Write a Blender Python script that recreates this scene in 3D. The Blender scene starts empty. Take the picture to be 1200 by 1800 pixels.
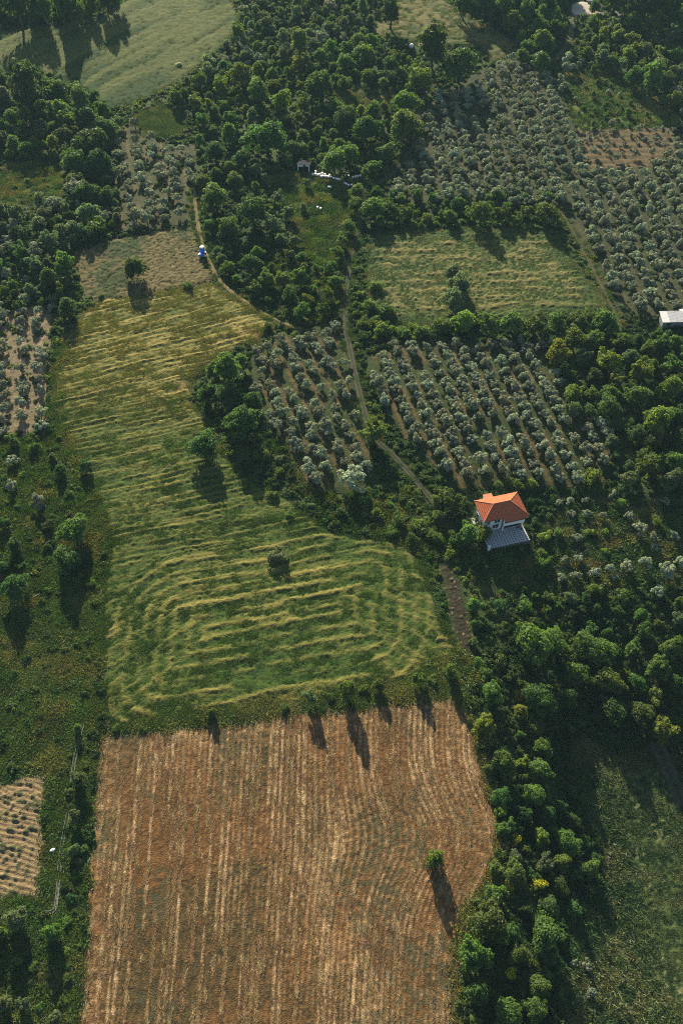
import bpy, math, random
import numpy as np
from mathutils import Vector

scene = bpy.context.scene
C = scene.collection
R = math.radians

# ------------------------------------------------------------------ camera
PITCH, CAMH, VFOV = 52.0, 159.0, 60.0
cam_d = bpy.data.cameras.new('camera')
cam_d.sensor_fit = 'VERTICAL'
cam_d.sensor_height = 24.0
cam_d.lens = 12.0 / math.tan(R(VFOV / 2))
cam_d.clip_start, cam_d.clip_end = 0.5, 12000
cam = bpy.data.objects.new('camera', cam_d)
cam.location = (0, 0, CAMH)
cam.rotation_euler = (R(90 - PITCH), 0, 0)
C.objects.link(cam)
scene.camera = cam

# ------------------------------------------------------------------ sky and sun
SUN_EL, SUN_AZ = 21.5, -14.0          # azimuth clockwise from the view direction
world = bpy.data.worlds.new('World')
scene.world = world
world.use_nodes = True
wn = world.node_tree.nodes
bg = wn['Background']
sky = wn.new('ShaderNodeTexSky')
sky.sky_type = 'NISHITA'
sky.sun_disc = False
sky.sun_elevation = R(SUN_EL)
sky.sun_rotation = R(SUN_AZ)
sky.air_density, sky.dust_density, sky.ozone_density = 1.0, 1.2, 1.0
world.node_tree.links.new(sky.outputs[0], bg.inputs[0])
bg.inputs[1].default_value = 0.055
sun_d = bpy.data.lights.new('sun', 'SUN')
sun_d.energy = 5.0
sun_d.angle = R(0.6)
sun_d.color = (1.0, 0.89, 0.68)
sun = bpy.data.objects.new('sun', sun_d)
tosun = Vector((math.sin(R(SUN_AZ)) * math.cos(R(SUN_EL)), math.cos(R(SUN_AZ)) * math.cos(R(SUN_EL)), math.sin(R(SUN_EL))))
sun.rotation_euler = tosun.to_track_quat('Z', 'Y').to_euler()
sun.location = (-60, 300, 200)
C.objects.link(sun)
scene.view_settings.view_transform = 'Standard'
scene.view_settings.look = 'None'
scene.view_settings.exposure = 1.45
scene.view_settings.gamma = 1.0
scene.cycles.max_bounces = 3
scene.cycles.diffuse_bounces = 2
scene.cycles.glossy_bounces = 1
scene.cycles.transmission_bounces = 2
scene.cycles.volume_bounces = 0
scene.cycles.use_denoising = False
scene.cycles.filter_width = 1.1
scene.cycles.use_adaptive_sampling = False
scene.cycles.sample_clamp_indirect = 3.0

# ------------------------------------------------------------------ numeric helpers
def sstep(a, b, x):
    t = np.clip((x - a) / (b - a), 0, 1)
    return t * t * (3 - 2 * t)

def vnoise(x, y, seed=0):
    x = np.asarray(x, float); y = np.asarray(y, float)
    xi = np.floor(x).astype(np.int64); yi = np.floor(y).astype(np.int64)
    fx = x - xi; fy = y - yi
    fx = fx * fx * (3 - 2 * fx); fy = fy * fy * (3 - 2 * fy)
    def h(a, b):
        n = (a * 374761393 + b * 668265263 + seed * 974634777) & 0xffffffff
        n = ((n ^ (n >> 13)) * 1274126177) & 0xffffffff
        n = ((n ^ (n >> 16)) * 2246822519) & 0xffffffff
        return ((n ^ (n >> 15)) & 0xffffff) / float(0xffffff)
    return (h(xi, yi) * (1 - fx) + h(xi + 1, yi) * fx) * (1 - fy) + (h(xi, yi + 1) * (1 - fx) + h(xi + 1, yi + 1) * fx) * fy

def fbm(x, y, seed=0, octv=4, gain=0.5):
    s = 0; a = 1; t = 0
    for k in range(octv):
        s = s + a * vnoise(x * 2 ** k, y * 2 ** k, seed + k * 17)
        t += a; a *= gain
    return s / t

def terrain(x, y):
    x = np.asarray(x, float); y = np.asarray(y, float)
    h = 1.6 * (fbm(x / 70 + 9.1, y / 70 + 3.3, 5, 2) - 0.5)
    h = h - 13.0 * sstep(20, 54, x + 0.10 * (y - 70)) * (1 - sstep(30, 155, y))
    h = h + 4.0 * sstep(250, 420, y)
    return h

F = 900.0 / math.tan(R(VFOV / 2))
CP, SP = math.cos(R(PITCH)), math.sin(R(PITCH))

def P(px, py, h=0.0):
    """point of the land (raised by h metres) that is seen at a place of the photograph"""
    px = np.asarray(px, float); py = np.asarray(py, float)
    a = (px - 600) / F; b = (900 - py) / F
    dx = a; dy = CP + b * SP; dz = -SP + b * CP
    dz = np.minimum(dz, -0.08)
    zz = np.zeros_like(dx * dy)
    for _ in range(14):
        t = (zz + h - CAMH) / dz
        zz = 0.5 * zz + 0.5 * terrain(t * dx, t * dy)
    t = (zz + h - CAMH) / dz
    return t * dx, t * dy

def project(x, y, z):
    rx = x; ry = y; rz = z - CAMH
    depth = ry * CP - rz * SP
    up = ry * SP + rz * CP
    return 600 + F * rx / depth, 900 - F * up / depth, depth

def poly_w(pts):
    a = np.array(pts, float)
    x, y = P(a[:, 0], a[:, 1])
    return np.stack([x, y], 1)

def inpoly(poly, x, y):
    x = np.asarray(x, float); y = np.asarray(y, float)
    c = np.zeros(x.shape, bool)
    n = len(poly)
    for i in range(n):
        x1, y1 = poly[i]; x2, y2 = poly[i - 1]
        if y1 == y2:
            continue
        m = ((y1 > y) != (y2 > y)) & (x < (x2 - x1) * (y - y1) / (y2 - y1) + x1)
        c ^= m
    return c

def dist_seg(path, x, y, closed=False):
    x = np.asarray(x, float); y = np.asarray(y, float)
    best = np.full(x.shape, 1e9)
    n = len(path)
    for i in range(n if closed else n - 1):
        ax, ay = path[i]; bx, by = path[(i + 1) % n]
        dx, dy = bx - ax, by - ay
        t = np.clip(((x - ax) * dx + (y - ay) * dy) / max(dx * dx + dy * dy, 1e-9), 0, 1)
        best = np.minimum(best, np.hypot(x - ax - t * dx, y - ay - t * dy))
    return best

def smooth_path(pts, step=1.0):
    p = np.array(pts, float)
    p = np.vstack([2 * p[0] - p[1], p, 2 * p[-1] - p[-2]])
    out = []
    for i in range(1, len(p) - 2):
        n = max(2, int(np.hypot(*(p[i + 1] - p[i])) / step))
        for t in np.linspace(0, 1, n, endpoint=False):
            a, b, c, d = p[i - 1], p[i], p[i + 1], p[i + 2]
            out.append(0.5 * (2 * b + (c - a) * t + (2 * a - 5 * b + 4 * c - d) * t * t + (3 * b - a - 3 * c + d) * t ** 3))
    out.append(p[-2])
    return np.array(out)

# ------------------------------------------------------------------ mesh helpers
def mesh_np(name, verts, faces, mats=(), col=None, smooth=False, mat_idx=None):
    verts = np.asarray(verts, np.float32); faces = np.asarray(faces, np.int32)
    me = bpy.data.meshes.new(name)
    k = faces.shape[1]
    me.vertices.add(len(verts)); me.vertices.foreach_set('co', verts.ravel())
    me.loops.add(faces.size); me.loops.foreach_set('vertex_index', faces.ravel())
    me.polygons.add(len(faces))
    me.polygons.foreach_set('loop_start', np.arange(0, faces.size, k, dtype=np.int32))
    if mat_idx is not None:
        me.polygons.foreach_set('material_index', np.asarray(mat_idx, np.int32))
    if smooth:
        me.polygons.foreach_set('use_smooth', np.ones(len(faces), bool))
    me.update(calc_edges=True)
    for m in mats:
        me.materials.append(m)
    if col is not None:
        a = me.attributes.new('col', 'FLOAT_COLOR', 'POINT')
        c = np.ones((len(verts), 4), np.float32); c[:, :3] = col
        a.data.foreach_set('color', c.ravel())
    me.validate()
    return me

def link(name, data, parent=None, loc=None, rz=None, coll=None):
    o = bpy.data.objects.new(name, data)
    (coll or C).objects.link(o)
    if parent is not None:
        o.parent = parent
    if loc is not None:
        o.location = loc
    if rz is not None:
        o.rotation_euler = (0, 0, rz)
    return o

def tag(o, label=None, cat=None, group=None, kind=None):
    if label: o['label'] = label
    if cat: o['category'] = cat
    if group: o['group'] = group
    if kind: o['kind'] = kind
    return o

class MB:
    """collects polygons for one mesh"""
    def __init__(s): s.v = []; s.f = []
    def poly(s, pts):
        n = len(s.v); s.v += [tuple(p) for p in pts]; s.f.append(tuple(range(n, n + len(pts)))); return s
    def box(s, x0, x1, y0, y1, z0, z1):
        n = len(s.v)
        s.v += [(x0, y0, z0), (x1, y0, z0), (x1, y1, z0), (x0, y1, z0), (x0, y0, z1), (x1, y0, z1), (x1, y1, z1), (x0, y1, z1)]
        s.f += [tuple(n + i for i in q) for q in ((0, 3, 2, 1), (4, 5, 6, 7), (0, 1, 5, 4), (1, 2, 6, 5), (2, 3, 7, 6), (3, 0, 4, 7))]
        return s
    def tube(s, p0, p1, r0, r1=None, n=8):
        r1 = r0 if r1 is None else r1
        p0 = Vector(p0); p1 = Vector(p1); d = (p1 - p0).normalized()
        a = d.orthogonal().normalized(); b = d.cross(a); k = len(s.v)
        for p, r in ((p0, r0), (p1, r1)):
            for i in range(n):
                t = 2 * math.pi * i / n
                s.v.append(tuple(p + a * (r * math.cos(t)) + b * (r * math.sin(t))))
        for i in range(n):
            j = (i + 1) % n
            s.f.append((k + i, k + j, k + n + j, k + n + i))
        s.f.append(tuple(k + n - 1 - i for i in range(n))); s.f.append(tuple(k + n + i for i in range(n)))
        return s
    def lathe(s, prof, n=16, cx=0, cy=0):
        k = len(s.v)
        for r, z in prof:
            for i in range(n):
                t = 2 * math.pi * i / n
                s.v.append((cx + r * math.cos(t), cy + r * math.sin(t), z))
        for a in range(len(prof) - 1):
            for i in range(n):
                j = (i + 1) % n
                s.f.append((k + a * n + i, k + a * n + j, k + (a + 1) * n + j, k + (a + 1) * n + i))
        s.f.append(tuple(k + n - 1 - i for i in range(n)))
        m = k + (len(prof) - 1) * n
        s.f.append(tuple(m + i for i in range(n)))
        return s
    def mesh(s, name, mat, smooth=False):
        me = bpy.data.meshes.new(name); me.from_pydata(s.v, [], s.f); me.validate()
        me.materials.append(mat)
        if smooth:
            me.polygons.foreach_set('use_smooth', [True] * len(me.polygons))
        return me
    def build(s, name, mat, parent=None, smooth=False):
        return link(name, s.mesh(name, mat, smooth), parent)

# ------------------------------------------------------------------ materials
def new_mat(name):
    m = bpy.data.materials.new(name); m.use_nodes = True
    nt = m.node_tree; nt.nodes.clear()
    out = nt.nodes.new('ShaderNodeOutputMaterial')
    return m, nt, out

def N(nt, t, **kw):
    n = nt.nodes.new(t)
    for k, v in kw.items():
        setattr(n, k, v)
    return n

def mixc(nt, fac, a, b, mode='MIX'):
    n = nt.nodes.new('ShaderNodeMix'); n.data_type = 'RGBA'; n.blend_type = mode
    for s, v in ((0, fac), (6, a), (7, b)):
        if hasattr(v, 'is_output'):
            nt.links.new(v, n.inputs[s])
        elif s == 0:
            n.inputs[0].default_value = v
        else:
            n.inputs[s].default_value = (*v, 1)
    return n.outputs[2]

def mathn(nt, op, a, b=None, c=None):
    n = nt.nodes.new('ShaderNodeMath'); n.operation = op
    for i, v in enumerate((a, b, c)):
        if v is None: continue
        if hasattr(v, 'is_output'): nt.links.new(v, n.inputs[i])
        else: n.inputs[i].default_value = v
    return n.outputs[0]

def ground_mat(name, fine=6.0, coarse=0.7, amount=0.45, bump=0.5, rough=0.95):
    """colour from the sheet's own soil and plant colour, broken by two scales of grain"""
    m, nt, out = new_mat(name)
    at = N(nt, 'ShaderNodeAttribute', attribute_name='col')
    tc = N(nt, 'ShaderNodeNewGeometry')
    n1 = N(nt, 'ShaderNodeTexNoise'); n1.inputs['Scale'].default_value = fine; n1.inputs['Detail'].default_value = 3
    n2 = N(nt, 'ShaderNodeTexNoise'); n2.inputs['Scale'].default_value = coarse; n2.inputs['Detail'].default_value = 4
    for n in (n1, n2):
        nt.links.new(tc.outputs['Position'], n.inputs['Vector'])
    k = mathn(nt, 'ADD', mathn(nt, 'MULTIPLY', n1.outputs[0], 1.2), mathn(nt, 'MULTIPLY', n2.outputs[0], 0.8))
    k = mathn(nt, 'MULTIPLY_ADD', k, 1.38 * amount, 0.69 - 1.38 * amount)
    sc = N(nt, 'ShaderNodeVectorMath', operation='SCALE')
    nt.links.new(at.outputs['Color'], sc.inputs[0]); nt.links.new(k, sc.inputs['Scale'])
    b = N(nt, 'ShaderNodeBsdfPrincipled')
    nt.links.new(sc.outputs[0], b.inputs['Base Color'])
    b.inputs['Roughness'].default_value = rough
    b.inputs['Specular IOR Level'].default_value = 0.1
    bp = N(nt, 'ShaderNodeBump'); bp.inputs['Strength'].default_value = bump; bp.inputs['Distance'].default_value = 0.25
    nt.links.new(n1.outputs[0], bp.inputs['Height']); nt.links.new(bp.outputs[0], b.inputs['Normal'])
    nt.links.new(b.outputs[0], out.inputs[0])
    return m

def leaf_mat(name, trans=0.3, vary=0.5, fixed=None, tip=None):
    m, nt, out = new_mat(name)
    oi = N(nt, 'ShaderNodeObjectInfo')
    ge = N(nt, 'ShaderNodeNewGeometry')
    if fixed is None:
        base = oi.outputs['Color']
    else:
        rgb = N(nt, 'ShaderNodeRGB'); rgb.outputs[0].default_value = (*fixed, 1); base = rgb.outputs[0]
    if tip is not None:
        base = mixc(nt, oi.outputs['Random'], base, tip)
    hs = N(nt, 'ShaderNodeHueSaturation')
    nt.links.new(base, hs.inputs['Color'])
    nt.links.new(mathn(nt, 'MULTIPLY_ADD', oi.outputs['Random'], 0.05, 0.475), hs.inputs['Hue'])
    k = mathn(nt, 'MULTIPLY_ADD', ge.outputs['Random Per Island'], vary, 1 - vary / 2)
    k2 = mathn(nt, 'MULTIPLY_ADD', oi.outputs['Random'], 0.4, 0.8)
    nt.links.new(mathn(nt, 'MULTIPLY', k, k2), hs.inputs['Value'])
    d = N(nt, 'ShaderNodeBsdfPrincipled')
    d.inputs['Roughness'].default_value = 0.6
    d.inputs['Specular IOR Level'].default_value = 0.22
    nt.links.new(hs.outputs[0], d.inputs['Base Color'])
    t = N(nt, 'ShaderNodeBsdfTranslucent')
    nt.links.new(mixc(nt, 1.0, hs.outputs[0], (1.15, 1.15, 0.6), 'MULTIPLY'), t.inputs[0])
    mx = N(nt, 'ShaderNodeMixShader'); mx.inputs[0].default_value = trans
    nt.links.new(d.outputs[0], mx.inputs[1]); nt.links.new(t.outputs[0], mx.inputs[2])
    nt.links.new(mx.outputs[0], out.inputs[0])
    return m

def plain_mat(name, col, rough=0.7, var=0.25, scale=3.0, metal=0.0, spec=0.3):
    m, nt, out = new_mat(name)
    tc = N(nt, 'ShaderNodeTexCoord')
    n1 = N(nt, 'ShaderNodeTexNoise'); n1.inputs['Scale'].default_value = scale; n1.inputs['Detail'].default_value = 5
    nt.links.new(tc.outputs['Object'], n1.inputs['Vector'])
    lo = tuple(c * (1 - var) for c in col); hi = tuple(min(1, c * (1 + var)) for c in col)
    b = N(nt, 'ShaderNodeBsdfPrincipled')
    nt.links.new(mixc(nt, n1.outputs[0], lo, hi), b.inputs['Base Color'])
    b.inputs['Roughness'].default_value = rough; b.inputs['Metallic'].default_value = metal
    b.inputs['Specular IOR Level'].default_value = spec
    nt.links.new(b.outputs[0], out.inputs[0])
    return m

M_GROUND = ground_mat('rough_ground', 2.6, 0.35, 0.45, 0.9)
M_HAY = ground_mat('mown_hay', 4.0, 0.5, 0.38, 0.8)
M_STUB = ground_mat('stubble_soil', 5.0, 0.6, 0.45, 0.8)
M_SOIL = ground_mat('orchard_soil', 3.5, 0.5, 0.4, 0.7)
M_TRACK = ground_mat('track_dust', 5.0, 0.8, 0.25, 0.4)
M_LEAF = leaf_mat('leaves', 0.50, 0.6)
M_OLIVE = leaf_mat('olive_leaves', 0.28, 0.7)
M_GRASS = leaf_mat('grass_blades', 0.35, 0.6)
M_BARK = plain_mat('bark', (0.09, 0.065, 0.045), 0.9, 0.4, 8)

COL = {'B': (0.068, 0.130, 0.034), 'M': (0.112, 0.185, 0.038), 'Y': (0.170, 0.232, 0.034), 'G': (0.42, 0.39, 0.03),
       'O': (0.255, 0.295, 0.205), 'W': (0.60, 0.60, 0.50), 'D': (0.140, 0.195, 0.095)}

# ------------------------------------------------------------------ layout, read from the photograph
FIELDS = {
 'brown': [(182,1292),(240,1280),(360,1272),(500,1258),(600,1243),(700,1232),(800,1225),(822,1245),(838,1300),(855,1380),(872,1440),(876,1490),(860,1545),(830,1600),(812,1650),(808,1720),(812,1800),(815,1870),(128,1870),(135,1790),(150,1600),(165,1400),(172,1320)],
 'hay': [(182,1262),(176,1160),(178,1040),(190,960),(172,890),(130,810),(88,730),(92,660),(108,600),(150,548),(185,524),(255,522),(372,497),(405,520),(450,548),(486,572),(450,602),(395,622),(335,668),(340,705),(375,755),(405,810),(440,840),(500,870),(545,905),(580,935),(640,945),(700,948),(725,965),(748,1000),(768,1060),(785,1110),(812,1150),(800,1172),(700,1206),(560,1234),(400,1254),(280,1272),(205,1284)],
 'tan': [(128,446),(200,420),(342,396),(352,420),(362,455),(385,494),(300,512),(250,521),(150,534),(140,500)],
 'mown': [(650,425),(700,408),(800,402),(960,405),(988,428),(1055,520),(1062,548),(960,560),(800,572),(700,572),(652,545),(640,480)],
 'topmeadow': [(-60,62),(110,44),(180,26),(232,-5),(300,-30),(400,-30),(425,50),(380,95),(320,140),(262,172),(190,195),(130,142),(60,126),(-60,130)],
 'upmeadow': [(692,-20),(765,-10),(850,42),(925,88),(860,112),(835,75),(740,85),(690,62),(650,70),(660,40)],
 'rightfield': [(1000,1310),(1030,1300),(1140,1300),(1240,1330),(1260,1830),(990,1830),(996,1630),(1052,1570),(1052,1490),(1010,1410)],
 'tanleft': [(-20,1385),(70,1352),(88,1365),(78,1450),(76,1585),(-20,1585)],
 'strip': [(765,985),(795,985),(822,1060),(842,1150),(806,1160),(790,1100)],
 'bare': [(1010,228),(1180,222),(1195,270),(1130,300),(1030,300)],
 'orchA': [(440,625),(520,575),(600,568),(612,620),(638,725),(650,780),(668,840),(610,870),(548,872),(505,800),(462,735),(440,680)],
 'orchB': [(640,625),(700,605),(950,600),(960,640),(1010,690),(1085,770),(1060,850),(940,862),(800,858),(740,800),(690,745),(655,690)],
 'orchC': [(745,185),(790,150),(900,100),(985,140),(1010,215),(1030,300),(1130,295),(1200,240),(1260,260),(1260,560),(1150,560),(1085,560),(1000,400),(985,365),(700,362),(670,340),(705,300),(735,235)],
 'orchD': [(-30,560),(60,535),(92,545),(88,640),(84,765),(-30,770)],
 'orchE': [(205,225),(250,215),(290,260),(345,250),(345,330),(340,392),(205,412),(200,300)],
 'clear1': [(235,200),(290,182),(325,205),(318,240),(255,240)],
 'clear2': [(-20,292),(60,285),(112,305),(115,345),(60,360),(-20,372)],
 'clear3': [(460,308),(560,298),(618,320),(615,395),(590,470),(548,468),(520,405),(482,360)],
 'clear5': [(585,165),(630,155),(690,158),(690,188),(650,205),(605,185)],
 'clear4': [(985,130),(1075,115),(1130,160),(1195,200),(1185,225),(1010,228)],
 'yard': [(850,940),(940,930),(1000,880),(1110,870),(1210,880),(1210,1030),(960,1050),(860,1060)],
 'pale': [(1002,8),(1020,2),(1032,4),(1056,24),(1020,27),(1000,30)],
}
TRACKS = {
 'upper': [(1003,28),(1004,55),(998,75),(985,95),(972,108)],
 'main': [(765,148),(742,170),(737,200),(730,240),(706,285),(672,318),(645,328),(632,350),(632,395),(617,450),(607,520),(608,575),(620,640),(638,715),(655,765),(690,800),(735,850),(775,900),(800,940),(815,965)],
 'west': [(342,335),(344,365),(352,415),(366,455),(392,500),(445,540),(505,572),(560,585)],
 'grove': [(985,372),(1010,415),(1040,470),(1070,530),(1092,575)],
}
FW = {k: poly_w(v) for k, v in FIELDS.items()}
TW = {}
for k, v in TRACKS.items():
    a = np.array(v, float); x, y = P(a[:, 0], a[:, 1]); TW[k] = smooth_path(np.stack([x, y], 1), 1.0)

def wdir(a, b):
    x, y = P([a[0], b[0]], [a[1], b[1]])
    d = np.array([x[1] - x[0], y[1] - y[0]]); return d / np.hypot(*d)

def lerp3(a, b, t):
    t = np.asarray(t)[:, None]
    return np.asarray(a) * (1 - t) + np.asarray(b) * t

# ------------------------------------------------------------------ the land
def build_ground():
    def axis(lo, hi, st, far):
        core = np.arange(lo, hi + st, st)
        g = [st]; 
        while sum(g) < far: g.append(g[-1] * 1.35)
        g = np.cumsum(g)
        return np.concatenate([(lo - g)[::-1], core, core[-1] + g])
    xs = axis(-190, 190, 1.3, 2600); ys = axis(-20, 420, 1.3, 2600)
    X, Y = np.meshgrid(xs, ys); nx, ny = len(xs), len(ys)
    x = X.ravel(); y = Y.ravel()
    z = 0.5 * (fbm(x / 4, y / 4, 31, 2) - 0.5)
    for k, pw in FW.items():
        if k.startswith('clear') or k == 'yard': continue
        ins = inpoly(pw, x, y); d = dist_seg(pw, x, y, True)
        z = z * sstep(1.0, 5.0, d)
        z = np.where(ins, -0.5 * sstep(1.6, 3.4, d), z)
    for t in TW.values():
        z = np.minimum(z, z * sstep(1.5, 4.0, dist_seg(t[::4], x, y)))
    z = z + terrain(x, y)
    n = fbm(x / 14, y / 14, 40, 4)
    col = lerp3((0.036, 0.064, 0.018), (0.075, 0.108, 0.028), sstep(0.35, 0.65, n))
    n2 = fbm(x / 6, y / 6, 47, 3)
    rough = [(0,1045),(180,1045),(170,1290),(130,1800),(128,1870),(-60,1870),(-60,1045)]
    m = inpoly(poly_w(rough), x, y)
    c2 = lerp3((0.065, 0.100, 0.024), (0.150, 0.150, 0.052), sstep(0.42, 0.68, n2))
    col[m] = c2[m]
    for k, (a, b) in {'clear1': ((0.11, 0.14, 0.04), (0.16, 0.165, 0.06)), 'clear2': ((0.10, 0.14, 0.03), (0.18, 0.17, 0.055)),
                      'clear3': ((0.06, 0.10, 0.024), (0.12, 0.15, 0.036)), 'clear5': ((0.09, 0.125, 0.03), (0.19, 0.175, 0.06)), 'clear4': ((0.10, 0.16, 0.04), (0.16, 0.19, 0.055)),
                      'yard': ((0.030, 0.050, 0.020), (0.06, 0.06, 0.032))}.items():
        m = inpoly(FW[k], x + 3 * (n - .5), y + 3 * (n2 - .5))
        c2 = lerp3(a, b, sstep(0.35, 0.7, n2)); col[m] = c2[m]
    idx = np.arange(nx * ny).reshape(ny, nx)
    f = np.stack([idx[:-1, :-1], idx[:-1, 1:], idx[1:, 1:], idx[1:, :-1]], -1).reshape(-1, 4)
    o = link('ground', mesh_np('ground', np.stack([x, y, z], 1), f, [M_GROUND], col, True))
    tag(o, kind='structure')
build_ground()

def sheet(name, poly, res, fn, mat, lift=0.06, ragged=1.2, parts=None):
    """a field: its own relief and colours, tucked under the rough ground along a ragged edge"""
    lo = poly.min(0) - 2; hi = poly.max(0) + 2
    xs = np.arange(lo[0], hi[0], res); ys = np.arange(lo[1], hi[1], res)
    X, Y = np.meshgrid(xs, ys); ny, nx = X.shape
    x = X.ravel(); y = Y.ravel()
    jx = x + ragged * 2 * (fbm(x / 2.5, y / 2.5, 71, 3) - .5); jy = y + ragged * 2 * (fbm(x / 2.5, y / 2.5, 77, 3) - .5)
    inside = inpoly(poly, jx, jy)
    ok = inside.reshape(ny, nx)
    q = ok[:-1, :-1] & ok[:-1, 1:] & ok[1:, 1:] & ok[1:, :-1]
    idx = np.arange(nx * ny).reshape(ny, nx)
    f = np.stack([idx[:-1, :-1], idx[:-1, 1:], idx[1:, 1:], idx[1:, :-1]], -1)[q]
    used = np.unique(f); remap = np.full(nx * ny, -1, np.int64); remap[used] = np.arange(len(used))
    f = remap[f]; x = x[used]; y = y[used]
    ed = dist_seg(poly, x, y, True)
    h, col = fn(x, y, ed)
    z = terrain(x, y) + 0.06 + h * sstep(-0.3, 2.0, ed)
    o = link(name, mesh_np(name, np.stack([x, y, z], 1), f, [mat], col, True))
    tag(o, kind='structure')
    return o

# brown stubble field: combed rows that swing round with the bulging right edge
def brown_rows(x, y):
    lx, ly = P([182, 140], [1292, 1790]); rx, ry = P([822, 808], [1245, 1720])
    xl = lx[0] + (y - ly[0]) * (lx[1] - lx[0]) / (ly[1] - ly[0])
    xr = rx[0] + (y - ry[0]) * (rx[1] - rx[0]) / (ry[1] - ry[0])
    bx, by = P(872, 1480)
    bulge = 5.5 * np.exp(-((y - by) / 9.5) ** 2)
    u0 = np.clip((x - xl) / (xr - xl), -0.1, 1.3)
    xs = x - bulge * sstep(0.45, 1.0, u0)
    u = (xs - xl) / (xr - xl) * 70.0 + 0.4 * (fbm(x / 16, y / 12, 3, 2) - .5)
    u = u + 0.12 * (vnoise(np.floor(u / 1.05) * 3.7, y * 0.11, 9) - .5)
    return u, 0.5 + 0.5 * np.cos(u * 2 * np.pi / 1.05), vnoise(np.floor(u / 1.05 + .5) * 5.3 + 50, y * 0.045, 13)
def brown_fn(x, y, ed):
    u, row, streak = brown_rows(x, y); v = y
    fine = vnoise(u * 4.2, v * 0.5, 11)
    clod = fbm(x * 2.0, y * 2.0, 15, 3); cl2 = vnoise(x * 3.6, y * 3.0, 16)
    big = fbm(x / 16, y / 13, 19, 3)
    patch = fbm(x / 9, y / 22, 21, 3)
    straw = sstep(0.50, 1.10, 0.34 * row + 0.22 * fine + 1.0 * sstep(.45, .95, streak) * row + 0.45 * (clod - .5) + .35 * (cl2 - .5) + 0.9 * (patch - .5) + .18)
    ed_top = sstep(0, 7, ed)
    swirl = (1 - ed_top) * sstep(0.42, 0.7, fbm(x / 2.2 + y / 6, y / 1.0, 23, 3))
    straw = np.clip(straw + 0.75 * swirl, 0, 1)
    soil = lerp3((0.165, 0.085, 0.032), (0.092, 0.066, 0.027), sstep(0.40, 0.62, big))
    soil = soil * (0.55 + 0.9 * cl2)[:, None]
    strawc = lerp3((0.34, 0.205, 0.088), (0.58, 0.40, 0.22), streak)
    col = soil * (1 - straw[:, None]) + strawc * straw[:, None]
    red = sstep(0.58, 0.8, vnoise(x * 2.2, y * 1.5, 29)) * 0.5
    col = col * (1 - red[:, None]) + np.array((0.23, 0.110, 0.036)) * red[:, None]
    gr = sstep(0.50, 0.70, fbm(x / 7, y / 10, 83, 3)) * 0.75 * sstep(.35, .6, vnoise(x * 1.5, y * 1.5, 87))
    col = col * (1 - gr[:, None]) + np.array((0.085, 0.085, 0.042)) * gr[:, None]
    h = 0.06 * row + 0.16 * clod + 0.08 * straw * fine + .05 * cl2
    return h, col
sheet('stubble_field', FW['brown'], 0.24, brown_fn, M_STUB, 0.35, 0.6)

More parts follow.
